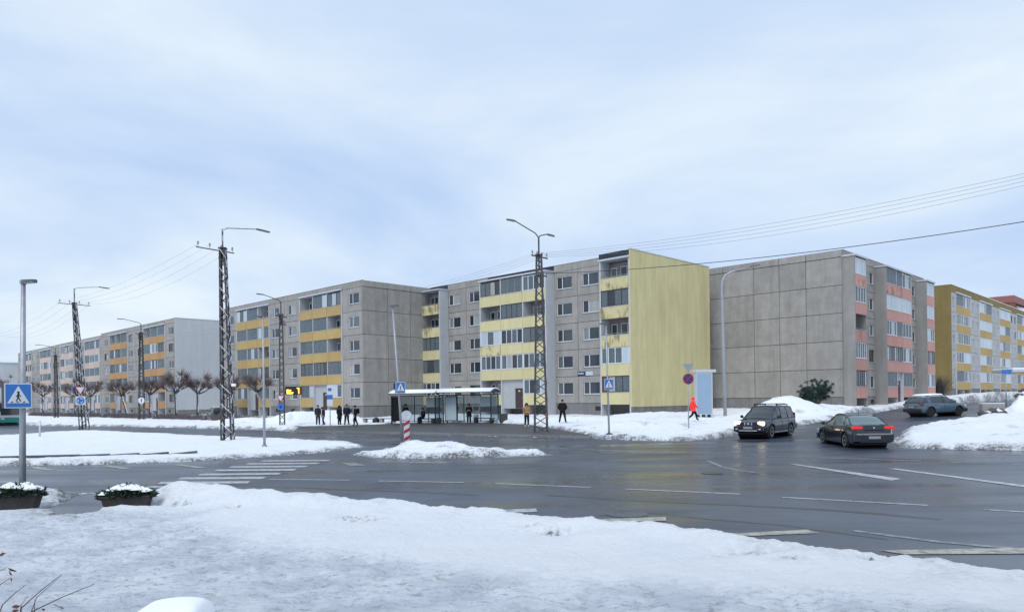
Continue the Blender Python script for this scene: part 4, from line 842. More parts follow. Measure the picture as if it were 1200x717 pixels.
t = pole('street_lamp', 'lamp post with a crossing sign at the kerb in front of the yellow gable', 'street lamp', (5.69, 43.35), 6.6, .055, lean=(-.12, 0), zoff=.06); crossing_box(t, 2.72, .52, .62, .16, R(-12), .0); lamp_head(t, (-.1, 0, 6.58), (-1, -.3, .02), .4)
obj('footing', MB().lathe([(.24, -.1), (.22, .14), (.1, .18)], 10).mesh('footing', M['dark_steel']), t)
# tall lamp with a long bent arm
t = thing('street_lamp', 'tall grey lamp post with a long bent arm before the blank grey gable', 'street lamp', (17.85, 61.8, gz(17.85, 61.8)), 0)
pts = [(0, 0, 0), (-.08, 0, 6), (-.15, 0, 11.0), (-.08, 0, 11.6), (.2, 0, 12.05), (.8, 0, 12.3), (2.2, 0, 12.65)]
obj('pole', MB().tube(pts, [.15, .13, .10, .09, .08, .07, .05], 10).mesh('pole', M['galv'], True), t); obj('base_plate', MB().lathe([(.42, -.1), (.42, .1), (.16, .14)], 12).mesh('base_plate', M['galv']), t); lamp_head(t, (2.2, 0, 12.65), (1, 0, .18), .9)
# no stopping sign below the back of a yield sign
t = pole('road_sign', 'round blue no-stopping sign with red rim below a grey triangular sign back', 'road sign', (11.5, 48.1), 4.1, .035, foot=False, zoff=.05)
plate([(-.37, 4.28), (.37, 4.28), (0, 3.68)], -.06, .015, 'sign_grey', 'yield_sign_back', t)
sg = plate(disc(.36, 28, (0, 3.3)), -.06, .02, 'sign_red', 'round_sign', t); plate(disc(.29, 28, (0, 3.3)), -.065, .004, 'sign_navy', 'sign_face', sg)
for s in (-1, 1): plate([(-.19 * s - .022, 3.11), (-.19 * s + .022, 3.09), (.19 * s + .022, 3.49), (.19 * s - .022, 3.51)], -.07 - .003 * s, .004, 'sign_red', 'sign_cross', sg)
# signs on pylons
def on_pylon(name, label, loc, rz=0): return thing(name, label, 'road sign', (*loc, gz(loc[0], loc[1])) if len(loc) == 2 else loc, rz)
t = on_pylon('road_sign', 'white yield triangle strapped to the leaning pylon', (-39.95, 68.3, 0), R(15))
plate([(-.5, 4.0), (.45, 4.0), (0, 3.15)], 0, .02, 'sign_red', 'sign_plate', t); plate([(-.36, 3.93), (.32, 3.93), (0, 3.32)], -.005, .004, 'sign_white', 'sign_face', t)
plate([(-.62, 3.98), (-.42, 3.98), (-.42, 3.3), (-.62, 3.35)], .03, .02, 'sign_navy', 'sign_edge', t)
t = on_pylon('road_sign', 'round blue roundabout sign on a white square on the leaning pylon', (-39.95, 68.28, 0), R(15))
plate([(-.42, 2.3), (.42, 2.3), (.42, 3.1), (-.42, 3.1)], 0, .02, 'sign_white', 'sign_plate', t); plate(disc(.34, 24, (0, 2.7)), -.005, .004, 'sign_blue', 'sign_face', t)
for k in range(3):
    a0 = 2 * math.pi * k / 3 + .5; arc = [(.17 * math.cos(a0 + j * .25), 2.7 + .17 * math.sin(a0 + j * .25)) for j in range(6)]; arc2 = [(.24 * math.cos(a0 + j * .25), 2.7 + .24 * math.sin(a0 + j * .25)) for j in range(5, -1, -1)]
    plate(arc + arc2, -.01, .004, 'sign_white', 'arrow', t)
t = on_pylon('road_sign', 'small yield triangle on the timetable display pylon', (-21.3, 67.9, 0))
plate([(-.4, 2.15), (.4, 2.15), (0, 1.5)], 0, .02, 'sign_red', 'sign_plate', t); plate([(-.27, 2.08), (.27, 2.08), (0, 1.63)], -.005, .004, 'sign_white', 'sign_face', t); 
t.location.z += .05
for ch in t.children: ch.location.z += .75
t = on_pylon('road_sign', 'small blue square sign below the yield triangle on the display pylon', (-21.3, 67.9, 0))
plate([(-.28, 1.5 + .05), (.28, 1.55), (.28, 2.13), (-.28, 2.13)], 0, .02, 'sign_blue', 'sign_plate', t); plate([(-.1, 1.7), (.1, 1.7), (.1, 1.98), (-.1, 1.98)], -.005, .004, 'sign_navy', 'sign_face', t)
t.location.z += .05
t = on_pylon('road_sign', 'pale round sign on the pylon between the pollarded trees', (-48.9, 97.3, .05)); sg = plate(disc(.42, 20, (0, 2.7)), 0, .02, 'sign_white', 'sign_plate', t); plate([(-.06, 2.45), (.06, 2.45), (.06, 2.95), (-.06, 2.95)], -.005, .004, 'sign_navy', 'sign_bar', sg)
# LED display
t = thing('display_board', 'black bus timetable display with lit orange digits', 'display', (-20.75, 67.7, gz(-20.75, 67.7)), R(8))
obj('housing', MB().box(-.05, 1.45, -.12, .12, 2.95, 3.72).mesh('housing', M['black']), t); obj('rim', MB().box(1.3, 1.44, -.135, -.121, 3.0, 3.67).mesh('rim', mat('red_rim', (.25, .02, .015), .5)), t)
obj('bracket', MB().tube([(-.6, 0, 3.2), (-.04, 0, 3.2)], .03).mesh('bracket', M['dark_steel']), t)
M['led'] = mat('amber_led', (.8, .35, .02), .5, emit=(1, .52, .06), estr=2.2)
for i, (x0, x1, z0, z1) in enumerate(((.08, .3, 3.28, 3.45), (.08, .42, 3.1, 3.27), (.1, .62, 3.02, 3.09), (.34, .5, 3.3, 3.42), (.46, .7, 3.11, 3.2))): obj('lit_text', MB().box(x0, x1, -.135, -.122, z0, z1).mesh('lit_text', M['led']), t)
obj('lit_digit', MB().prism([(1.12, 3.05), (1.22, 3.05), (1.22, 3.6), (1.0, 3.6), (1.0, 3.5), (1.12, 3.5)], -.135, -.122, 'y').mesh('lit_digit', M['led']), t)
# bollard
t = thing('traffic_bollard', 'red and white striped bollard with a round pale blue keep-right sign', 'bollard', (-5.32, 37.2, .12), 0)
obj('post', MB().lathe([(.15, 0), (.15, 1.15), (.12, 1.2)], 14).mesh('post', M['sign_white'], False), t)
for k in range(3):
    rows = []
    for j in range(9):
        an = -math.pi * .98 + j * math.pi * .96 / 8; zz = .12 + k * .38 + .22 * j / 8; rows.append([(.153 * math.cos(an), .153 * math.sin(an), zz), (.153 * math.cos(an), .153 * math.sin(an), zz + .17)])
    obj('stripe', MB().grid(rows).mesh('stripe', M['sign_red']), t)
sg = plate(disc(.27, 24, (0, 1.45)), -.1, .05, 'sign_white', 'sign_rim', t); plate(disc(.24, 24, (0, 1.45)), -.155, .004, 'sign_pale' if 'sign_pale' in M else 'sign_white', 'sign_face', sg)
obj('base', MB().lathe([(.22, -.15), (.22, .06), (.16, .08)], 14).mesh('base', M['snow_cap']), t)
# small white marker post on the island
t = pole('marker_post', 'short thin pale marker post standing in the island snow', 'post', (-32.7, 51.0), 1.25, .06, 'zinc', foot=False, lean=(.05, 0)); obj('reflector', MB().box(-.03, .13, -.075, -.06, .95, 1.1).mesh('reflector', M['sign_white']), t)
# bus stop pole
t = pole('bus_stop_sign', 'bus stop pole with a white and blue timetable panel by the waiting people', 'bus stop sign', (-16.33, 66.15), 3.6, .035, foot=False, zoff=.13)
for z0, z1, m_ in ((2.75, 3.6, 'sign_white'), (2.35, 2.73, 'sign_blue'), (1.75, 2.33, 'sign_white')): plate([(-.26, z0), (.26, z0), (.26, z1), (-.26, z1)], -.045, .02, m_, 'panel', t)
plate([(-.16, 3.1), (.16, 3.1), (.16, 3.35), (-.16, 3.35)], -.067, .003, 'sign_blue', 'bus_symbol', t)
# advertising cabinet
t = thing('advertising_cabinet', 'tall pale blue advertising cabinet on legs behind the no-stopping sign', 'cabinet', (15.9, 61.3, gz(15.9, 61.3) + .15), R(12))
M['ad_blue'] = mat('ad_panel', (.26, .36, .475), .25, n=.6, col2=(.30, .40, .51))
obj('cabinet', MB().box(-.72, .72, -.25, .25, .25, 3.75).mesh('cabinet', M['zinc']), t); obj('display_panel', MB().box(-.66, .62, -.262, -.251, .32, 3.62).mesh('display_panel', M['ad_blue']), t)
obj('hood', MB().box(-.8, 1.0, -.32, .3, 3.752, 3.98).mesh('hood', M['white_wall']), t)
for x_ in (-.5, 0, .5): obj('leg', MB().box(x_ - .05, x_ + .05, -.2, .2, -.5, .249).mesh('leg', M['black']), t)

# --- bus shelters: X along the stop, road on -Y
SD = Vector((.918, -.395)); SO = Vector((-10.25, 67.3)); SA = math.atan2(SD.y, SD.x)
M['ad_pale'] = mat('poster_pale', (.40, .50, .53), .3, n=1, col2=(.47, .56, .58))
def shelter(label, s0, L, ad, ngl=3):
    p = SO + SD * s0; t = thing('bus_shelter', label, 'bus shelter', (p.x, p.y, gz(*p) + .13), SA, 'bus shelters')
    D = 1.55
    for x_ in (.05, L - .05):
        for y_ in (0, -D + .1): obj('post', cached('shp', lambda: MB().box(-.045, .045, -.045, .045, -.2, 2.5).mesh('post', M['black'])), t, (x_, y_, 0))
    arc = [(.22 - (D + .45) * k / 10, 2.5 + .38 * math.sin(math.pi * (.12 + .8 * k / 10)) ** .8) for k in range(11)]
    pr = [(y_, z_) for y_, z_ in arc] + [(y_, z_ + .05) for y_, z_ in arc[::-1]]
    rf = obj('roof', MB().prism(pr, -.1, L + .1, 'x').mesh('roof', M['black']), t)
    pr2 = [(y_, z_ + .052) for y_, z_ in arc] + [(y_, z_ + .052 + .11 * math.sin(math.pi * (.06 + .88 * k / 10)) ** .5) for k, (y_, z_) in list(enumerate(arc))[::-1]]
    obj('roof_snow', MB().prism(pr2, -.06, L + .06, 'x').mesh('roof_snow', M['snow_cap'], True), rf)
    for x_ in (.05, L - .05): obj('roof_rib', MB().tube([(x_, y_, z_ - .04) for y_, z_ in arc], .035, 5).mesh('roof_rib', M['black']), rf)
    obj('beam', MB().box(.1, L - .1, -D + .06, -D + .14, 2.42, 2.5).mesh('beam', M['black']), t); obj('beam', MB().box(.1, L - .1, -.04, .04, 2.42, 2.5).mesh('beam', M['black']), t)
    w = (L - .2) / ngl
    for i in range(ngl):
        obj('glass_pane', cached(('shg', round(w, 2)), lambda: MB().box(.03, w - .03, -.006, .006, .25, 2.4).mesh('glass_pane', M['shelter_glass'])), t, (.1 + i * w, 0, 0))
        if i: obj('mullion', cached('shm', lambda: MB().box(-.03, .03, -.03, .03, .1, 2.42).mesh('mullion', M['black'])), t, (.1 + i * w, 0, 0))
    obj('rail', MB().box(.1, L - .1, -.025, .025, .17, .23).mesh('rail', M['black']), t); 
    obj('side_pane', MB().box(L - .056, L - .044, -D + .2, -.1, .25, 2.4).mesh('side_pane', M['shelter_glass']), t)
    obj('notice_board', MB().box(L - 1.75, L - .2, -.045, -.01, 1.45, 2.3).mesh('notice_board', M['ad_pale']), t)
    obj('notice_board', MB().box(L - 1.75, L - .2, -.045, -.01, .95, 1.4).mesh('notice_board', M['lamp']), t)
    if ad:
        c = obj('poster_case', MB().box(.12, 1.35, -.62, -.48, .18, 2.38).mesh('poster_case', M['black']), t); obj('poster', MB().box(.2, 1.27, -.628, -.621, .26, 2.3).mesh('poster', M['ad_pale']), c)
    else: obj('side_panel', MB().box(.0, .1, -D + .2, -.1, .2, 2.4).mesh('side_panel', M['black']), t)
    return t
shelter('left bus shelter with a black side panel and a person standing inside', 0, 4.55, False); shelter('right bus shelter with a pale poster case at its end', 4.85, 5.05, True)
def bench(label, p, L, m, ends, rz, h=.45, group=None):
    t = thing('bench', label, 'bench', (p[0], p[1], gz(*p) + .13), rz, group)
    for k in range(3): obj('slat', cached(('bsl', L), lambda: MB().box(0, L, -.06, .06, h - .07, h).mesh('slat', M[m])), t, (0, -.14 + .14 * k, 0))
    for x_ in ends: obj('end_block', cached(('beb', m), lambda: MB().box(-.13, .13, -.2, .2, -.15, h - .042).mesh('end_block', M['concrete2' if m != 'black' else 'black'])), t, (x_, 0, 0))
    return t
def at(s, n): p = SO + SD * s; return (p.x + SD.y * n, p.y - SD.x * n)      # n metres towards the road
M['bench_wood'] = mat('bench_wood', (.07, .06, .055), .8, n=4, col2=(.12, .105, .095))
bench('dark bench inside the left bus shelter under the seated person', at(2.15, .45), 1.8, 'black', (.2, 1.6), SA); bench('dark bench inside the right bus shelter under the seated person', at(7.75, .45), 1.9, 'black', (.2, 1.7), SA)
bench('concrete-ended bench on the pavement behind the standing people', (-14.0, 69.4), 1.5, 'bench_wood', (.2, 1.3), SA); bench('concrete-ended bench between the black bag and the left bus shelter', (-12.35, 68.75), 1.75, 'bench_wood', (.25, 1.5), SA)
def bag(name, label, cat, loc, s, m):
    b = MB(); b.lathe([(.05, 0), (.27, .02), (.31, .2), (.27, .42), (.16, .52), (.05, .55)], 10); b.v = [(x_ * s * (1 + .15 * math.sin(7 * z_)), y_ * s * .8, z_ * s) for x_, y_, z_ in b.v]
    t = thing(name, label, cat, loc, .3); obj('body', b.mesh('body', M[m], True), t); obj('handle', MB().tube([(-.1 * s, 0, .52 * s), (-.06 * s, 0, .66 * s), (.06 * s, 0, .66 * s), (.1 * s, 0, .52 * s)], .02, 6).mesh('handle', M[m]), t); return t
bag('bag', 'bulging black bag standing between the two concrete-ended benches', 'bag', (-12.7, 68.75, gz(-12.7, 68.75) + .13), 1.0, 'black')
def litter_bin(label, p, w=.62, h=.78):
    t = thing('litter_bin', label, 'bin', (p[0], p[1], gz(*p) + .1), .2); obj('body', MB().box(-w / 2, w / 2, -w / 2, w / 2, -.1, h).mesh('body', M['plinth_dark'] if 'plinth_dark' in M else M['dark_steel']), t)
    obj('liner', MB().box(-w / 2 + .06, w / 2 - .06, -w / 2 + .06, w / 2 - .06, h - .02, h + .03).mesh('liner', M['black']), t); return t
litter_bin('square dark litter bin on the snow beside the right bus shelter', (-.75, 62.4)); litter_bin('low dark litter bin between the two bus shelters', at(4.35, .6), .5, .5)

# --- planters, stones, right-hand odds and ends
M['planter'] = mat('planter_plastic', (.035, .028, .026), .7, n=3, col2=(.055, .045, .04)); M['needle'] = mat('juniper_green', (.018, .04, .028), .85, n=20, col2=(.045, .075, .045), rnd=.1)
def leaf_tuft(rng, n, spread, zc, hh, size, mats_needles=True, flat=.6):
    b = MB()
    for _ in range(n):
        an = rng.uniform(0, 6.28); rr = rng.random() ** .5; p = Vector((spread[0] * rr * math.cos(an), spread[1] * rr * math.sin(an), zc + hh * rng.random() * (1 - .6 * rr)))
        d = Vector((math.cos(an) * rr + rng.gauss(0, .4), math.sin(an) * rr + rng.gauss(0, .4), rng.uniform(-.1, .8))).normalized(); s = d.cross(Vector((rng.gauss(0, 1), rng.gauss(0, 1), rng.gauss(0, 1)))).normalized(); l = size * rng.uniform(.6, 1.4)
        b.poly([p, p + d * l * .5 + s * l * .16, p + d * l, p + d * l * .5 - s * l * .16])
    return b
def snow_lump(rng, spread, z, h, seed):
    rows = []; n = 14
    for i in range(7):
        k = i / 6; r_ = 1 - k * k * .98; rows.append([(spread[0] * r_ * math.cos(2 * math.pi * j / n) * (1 + .18 * math.sin(j * 2.3 + seed + i)), spread[1] * r_ * math.sin(2 * math.pi * j / n) * (1 + .15 * math.cos(j * 3.1 + seed)), z + h * k * (1 + .25 * math.sin(j * 1.7 + seed))) for j in range(n + 1)])
    b = MB(); b.grid(rows); return b
def planter(label, loc, rz, w, seed):
    rng = random.Random(seed); t = thing('planter', label, 'planter', (loc[0], loc[1], gz(*loc) - .0), rz, 'dark planters by the crossing'); d = .42; h = .34
    b = MB(); b.v = [(-w * .40, -d * .4, 0), (w * .40, -d * .4, 0), (w * .40, d * .4, 0), (-w * .40, d * .4, 0), (-w * .5, -d * .5, h), (w * .5, -d * .5, h), (w * .5, d * .5, h), (-w * .5, d * .5, h)]
    for q in ((0, 3, 2, 1), (4, 5, 6, 7), (0, 1, 5, 4), (1, 2, 6, 5), (2, 3, 7, 6), (3, 0, 4, 7)): b.face(list(q))
    bevel(obj('tub', b.mesh('tub', M['planter']), t), .02); bevel(obj('rim', MB().box(-w * .52, w * .52, -d * .53, d * .53, h - .03, h + .02).mesh('rim', M['planter']), t), .008)
    o = obj('foliage', leaf_tuft(rng, 1500, (w * .56, d * .62), h - .05, .26, .12).mesh('foliage', M['needle'], fix=False), t); o['kind'] = 'stuff'
    for i in range(18):
        sx, sy = rng.uniform(-.44, .44) * w, rng.uniform(-.42, .42) * d; s_ = rng.uniform(.06, .13)
        obj('snow_clump', snow_lump(rng, (s_ * 1.5, s_ * 1.2), h + .03 + .12 * (1 - (2 * abs(sx) / w) ** 2) + rng.uniform(-.02, .03), s_ * .8, i + seed).mesh('snow_clump', M['snow_cap'], True), t, (sx, sy, 0))
    return t
planter('dark tapered planter of snowy evergreens at the foot of the crossing lamp post', (-11.15, 16.6), R(12), .92, 3); planter('dark tapered planter of snowy evergreens beside the ploughed snow heap', (-8.45, 16.15), R(8), .98, 5)
t = thing('concrete_block', 'low concrete block capped with smooth snow at the path edge', 'block', (-3.28, 7.0, -.05), R(8)); bevel(obj('block', MB().box(-.25, .3, -.3, .3, 0, .36).mesh('block', M['plinth']), t), .03)
def snow_cushion(w, d, z, h):
    rows = []; N = 14
    for i in range(N + 1):
        row = []
        for j in range(N + 1):
            u, v = i / N * 2 - 1, j / N * 2 - 1; e_ = max(0, 1 - abs(u) ** 5) ** .4 * max(0, 1 - abs(v) ** 5) ** .4; row.append((u * w, v * d, z + h * e_ * (1 + .06 * math.sin(3 * u + 2 * v))))
        rows.append(row)
    return MB().grid(rows)
obj('snow_cap', snow_cushion(.32, .36, .33, .17).mesh('snow_cap', M['snow_cap'], True), t, (.025, 0, 0))
def rock(rng, s): 
    bm_ = bmesh.new(); bmesh.ops.create_icosphere(bm_, subdivisions=2, radius=1)
    for v in bm_.verts: v.co = Vector((v.co.x * s * 1.3, v.co.y * s, v.co.z * s * .7)) * rng.uniform(.75, 1.15)
    me = bpy.data.meshes.new('stone'); bm_.to_mesh(me); bm_.free(); me.materials.append(M['stone']); return me
M['stone'] = snowy('dark_stone', (.07, .062, .06), .22); rng = random.Random(4)
for i, (x_, y_, s_) in enumerate(((34.6, 54.0, .42), (35.3, 53.9, .38), (36.0, 54.05, .36), (35.0, 54.3, .3))): obj('stone', rock(rng, s_), None, (x_, y_, snow_z(x_, y_) + s_ * .2), None, 'snow-dusted stone under the grey concrete slab', 'stone', 'stones under the slab')
t = thing('concrete_slab', 'grey rectangular concrete slab lying on stones by the side street', 'slab', (35.3, 54.3, gz(35.3, 54.3) + .18), R(3)); bevel(obj('slab', MB().box(-.85, .85, -.22, .22, .0, .72).mesh('slab', M['concrete2']), t), .02); obj('snow_cap', MB().box(-.84, .84, -.2, .2, .721, .76).mesh('snow_cap', M['snow_cap']), t)
for i in range(26):
    a_ = rng.uniform(0, 6.28); r_ = rng.random() ** .5; x_, y_ = 39.4 + 2.9 * r_ * math.cos(a_), 57.2 + 1.3 * r_ * math.sin(a_); s_ = rng.uniform(.12, .34)
    obj('stone', rock(rng, s_), None, (x_, y_, snow_z(x_, y_) + s_ * .15), rng.uniform(0, 3), 'dark stone in the ploughed rubble heap by the street name post', 'stone', 'stones in the rubble heap')
t = pole('street_name_post', 'thin post with two small blue street name signs above the rubble heap', 'sign post', (40.6, 60.6), 3.4, .05, foot=False); 
for x0, x1 in ((-.36, -.02), (.02, .4)): plate([(x0, 3.02), (x1, 3.0), (x1, 3.36), (x0, 3.4)], -.06, .02, 'sign_blue', 'sign_plate', t)
t = thing('canopy', 'flat grey canopy roof on posts past the street name post', 'canopy', (47.0, 63.5, gz(47, 63.5)), R(-4)); obj('roof', MB().box(-4.6, 4, -1.5, 1.5, 3.05, 3.3).mesh('roof', M['zinc']), t); obj('roof_snow', MB().box(-4.55, 3.95, -1.45, 1.45, 3.302, 3.42).mesh('roof_snow', M['snow_cap']), t)
for x_ in (.2, 3.6): obj('post', MB().box(x_ - .08, x_ + .08, -.08, .08, -.4, 3.049).mesh('post', M['galv']), t)

# ------------------------------------------------------------------ trees and plants
def pollard(label, loc, H, lean, spread, seed, twigs=220, m='bark_snow', white=False):
    rng = random.Random(seed); x, y = loc; t = thing('pollarded_tree', label, 'tree', (x, y, gz(x, y)), 0, 'pollarded trees along the pavement')
    trh = H * .55; top = Vector((lean, 0, trh)); b = MB(); b.tube([(0, 0, -.3), (lean * .3, .03, trh * .4), (lean * .7, 0, trh * .75), top], [.2, .16, .15, .19], 9)
    obj('trunk', b.mesh('trunk', M['trunk_pale'] if white else M[m], True), t); cr = MB(); tw = MB()
    for i in range(9):
        an = 2 * math.pi * i / 9 + rng.uniform(-.3, .3); l = spread * rng.uniform(.45, .75); e = top + Vector((math.cos(an) * l, math.sin(an) * l, l * rng.uniform(.35, 1.5))); mid = top.lerp(e, .5) + Vector((0, 0, -.08 * l)) + Vector((rng.gauss(0, .08), rng.gauss(0, .08), 0))
        cr.tube([top - Vector((0, 0, .15)), mid, e], [.10, .075, .085], 6)
        for k in range(2):
            an2 = an + rng.uniform(-.9, .9); e2 = mid + Vector((math.cos(an2), math.sin(an2), rng.uniform(.3, 1))) * l * .5; cr.tube([mid, e2], [.06, .055], 5)
            for _ in range(twigs // 10):
                d = Vector((rng.gauss(math.cos(an2) * .5, .55), rng.gauss(math.sin(an2) * .5, .55), rng.uniform(.2, 1.5))).normalized() * rng.uniform(.5, 1.3); tw.tube([e2, e2 + d * .5 + Vector((0, 0, .04)), e2 + d], [.014, .011, .007], 3, False)
        for _ in range(twigs // 4):
            d = Vector((rng.gauss(math.cos(an) * .5, .55), rng.gauss(math.sin(an) * .5, .55), rng.uniform(.0, 1.5))).normalized() * rng.uniform(.5, 1.5); tw.tube([e, e + d * .5 + Vector((rng.gauss(0, .05), 0, .05)), e + d], [.018, .013, .006], 3, False)
    c = obj('crown', cr.mesh('crown', M[m], True), t); w = obj('twigs', tw.mesh('twigs', M['twig'], fix=False), c); w['kind'] = 'stuff'; return t
M['trunk_pale'] = mat('limed_trunk', (.36, .345, .32), .9, n=4, col2=(.22, .2, .19))
pollard('stout pollarded tree in front of the pale gable corner', (-44.7, 98.2), 6.6, -.1, 2.2, 1, 300); pollard('slim pollarded tree standing against the pale blank gable', (-42.5, 99.6), 6.4, .1, 1.8, 2, 260)
pollard('leaning pollarded tree under the second column of orange balconies', (-58.9, 113.0), 6.4, -.9, 2.1, 3, 260); pollard('pollarded tree half hidden behind the round-sign pylon', (-52.0, 105.9), 6.4, .1, 2.0, 4, 260)
pollard('pollarded tree beside the leaning pylon', (-74.6, 130.7), 6.6, 0, 2.3, 5, 220); pollard('pollarded tree on the far side of the leaning pylon', (-80.0, 134.9), 6.6, .3, 2.3, 6, 220)
pollard('distant pollarded tree behind the crossing light box', (-96, 151), 7.2, 0, 2.8, 7, 220); pollard('farthest pollarded tree above the bus', (-121, 178), 9, 0, 3.6, 8, 240); pollard('pale-trunked leaning pollarded tree under the amber balconies', (-30.7, 92.3), 6.3, -1.2, 2.0, 9, 240, 'bark_snow', True)
pollard('pollarded tree by the parked car between the two blocks', (-38.6, 100.2), 6.0, 0, 1.9, 10, 200)
def hedge(label, p0, p1, seed, h=.8, w=1.3):
    rng = random.Random(seed); p0, p1 = Vector(p0), Vector(p1); L = (p1 - p0).length; an = math.atan2(p1.y - p0.y, p1.x - p0.x); t = thing('hedge', label, 'hedge', (p0.x, p0.y, gz(*((p0 + p1) / 2)) + .05), an, 'bare trimmed hedges')
    b = MB()
    for _ in range(int(L * 95)):
        x_ = rng.uniform(0, L); y_ = rng.uniform(-w / 2, w / 2); d = Vector((rng.gauss(0, .16), rng.gauss(0, .16), rng.uniform(.65, 1) * h * (1 + .1 * math.sin(x_ * 1.3)))); b.tube([(x_, y_, 0), (x_ + d.x, y_ + d.y, d.z)], [.02, .01], 3, False)
    o = obj('branches', b.mesh('branches', M['hedge'], fix=False), t); o['kind'] = 'stuff'; s = MB()
    rows = [[(L * i / 40, -w * .3 * (1 + .4 * math.sin(i * 1.7)), .12 + .06 * math.sin(i * 2.1)), (L * i / 40, 0, .34 + .08 * math.sin(i * .9)), (L * i / 40, w * .3, .12)] for i in range(41)]
    obj('snow_in_hedge', MB().grid(rows).mesh('snow_in_hedge', M['twig_snow'], True), t)
M['hedge'] = mat('hedge_twigs', (.15, .125, .13), .9, n=3, col2=(.21, .18, .185)); M['twig_snow'] = mat('snow_through_twigs', (.25, .23, .24), .9, n=9, col2=(.5, .5, .52))
hp = [(-25.5, 83.0), (-34, 91.8), (-35.5, 93.2), (-47, 104.4), (-49, 106.4), (-62, 119), (-64, 121), (-78, 134.5), (-80, 136.6), (-94, 150)]
hp = [(x_ - B.x * 3.3, y_ - B.y * 3.3) for x_, y_ in hp]
for i, lb in enumerate(('bare hedge under the amber balconies', 'bare hedge between the parked car and the pale gable', 'bare hedge under the first orange balconies', 'bare hedge near the leaning pylon', 'farthest bare hedge toward the bus')): hedge(lb, hp[2 * i], hp[2 * i + 1], i)
def pine():
    rng = random.Random(12); x, y = 27.9, 68.2; t = thing('dwarf_pine', 'dark green spreading pine bush against the blank grey gable', 'bush', (x, y, gz(x, y)), 0); st = MB(); b = MB()
    for i in range(13):
        an = 2 * math.pi * i / 13 + rng.uniform(-.2, .2); l = rng.uniform(.9, 1.75); hh = rng.uniform(1.2, 3.35) * (1 - .25 * abs(math.cos(an))); e = Vector((math.cos(an) * l, math.sin(an) * l * .8, hh)); mid = Vector((e.x * .35, e.y * .35, hh * .45)); st.tube([(0, 0, -.1), mid, e], [.09, .06, .03], 5)
        for k in range(12):
            c = mid.lerp(e, rng.uniform(.2, 1.08)) + Vector((rng.gauss(0, .24), rng.gauss(0, .24), rng.gauss(0, .2))); s = rng.uniform(.16, .30)
            for _ in range(46):
                d = Vector((rng.gauss(0, 1), rng.gauss(0, 1), rng.gauss(.5, .9))).normalized(); p = c + d * s * rng.uniform(.0, .45); q = d.cross(Vector((rng.gauss(0, 1), rng.gauss(0, 1), rng.gauss(0, 1)))).normalized() * .022; b.poly([p - q, p + q, p + d * s * 1.0])
    obj('stems', st.mesh('stems', M['bark']), t); o = obj('foliage', b.mesh('foliage', M['pine'], fix=False), t); o['kind'] = 'stuff'
M['pine'] = mat('pine_needles', (.012, .032, .028), .8, n=3, col2=(.03, .065, .05))
pine()
rng = random.Random(9); t = thing('dark_shrub', 'dark leafless shrub at the far corner of the pink balcony block', 'bush', (54.8, 95.5, gz(54.8, 95.5)), 0); b = MB()
for _ in range(420):
    p = Vector((rng.gauss(0, .9), rng.gauss(0, .6), 0)); d = Vector((rng.gauss(0, .7), rng.gauss(0, .5), rng.uniform(1.2, 3.0))); b.tube([p * .3, p * .6 + d * .6, p + d], [.03, .02, .01], 3, False)
o = obj('branches', b.mesh('branches', M['bark'], fix=False), t); o['kind'] = 'stuff'
# near bare shrub reaching into the lower left corner
rng = random.Random(21); t = thing('bare_shrub', 'thin bare shrub twigs with a few withered brown leaves over the trampled snow', 'shrub', (-3.55, 4.7, .0), 0); M['near_twig'] = mat('near_twig', (.075, .05, .045), .85, n=30, col2=(.12, .085, .075)); M['dead_leaf'] = mat('dead_leaf', (.10, .04, .028), .85, n=30, col2=(.16, .065, .04))
def stem(pts, r, par=t):
    o = obj('stem', MB().tube(pts, [r * (1 - .75 * i / (len(pts) - 1)) for i in range(len(pts))], 6).mesh('stem', M['near_twig'], True), par); return o
S = [([(0.228, 0.200, 0.675), (0.240, 0.250, 0.990), (0.339, 0.300, 1.092), (0.453, 0.350, 1.190)], 0.0065),
     ([(0.246, 0.100, 0.598), (0.380, 0.150, 0.995), (0.545, 0.200, 1.072), (0.749, 0.220, 1.152)], 0.0065),
     ([(0.222, 0.000, 0.906), (0.273, 0.020, 1.075), (0.336, 0.040, 1.141), (0.400, 0.060, 1.191)], 0.005),
     ([(0.233, 0.200, 0.703), (0.343, 0.250, 1.059), (0.484, 0.300, 1.196)], 0.0045),
     ([(0.250, -0.100, 1.070), (0.332, -0.080, 1.230), (0.383, -0.060, 1.268)], 0.004),
     ([(0.197, -0.100, 1.150), (0.330, -0.100, 1.315), (0.389, -0.100, 1.341)], 0.004),
     ([(0.262, 0.200, 0.958), (0.273, 0.200, 1.026), (0.305, 0.220, 1.083)], 0.0035),
     ([(0.489, 0.200, 1.026), (0.546, 0.180, 1.009), (0.558, 0.180, 0.986)], 0.003),
     ([(0.358, 0.200, 0.947), (0.364, 0.200, 1.043), (0.358, 0.200, 1.066)], 0.003)]
for pts, r_ in S: stem(pts, r_)
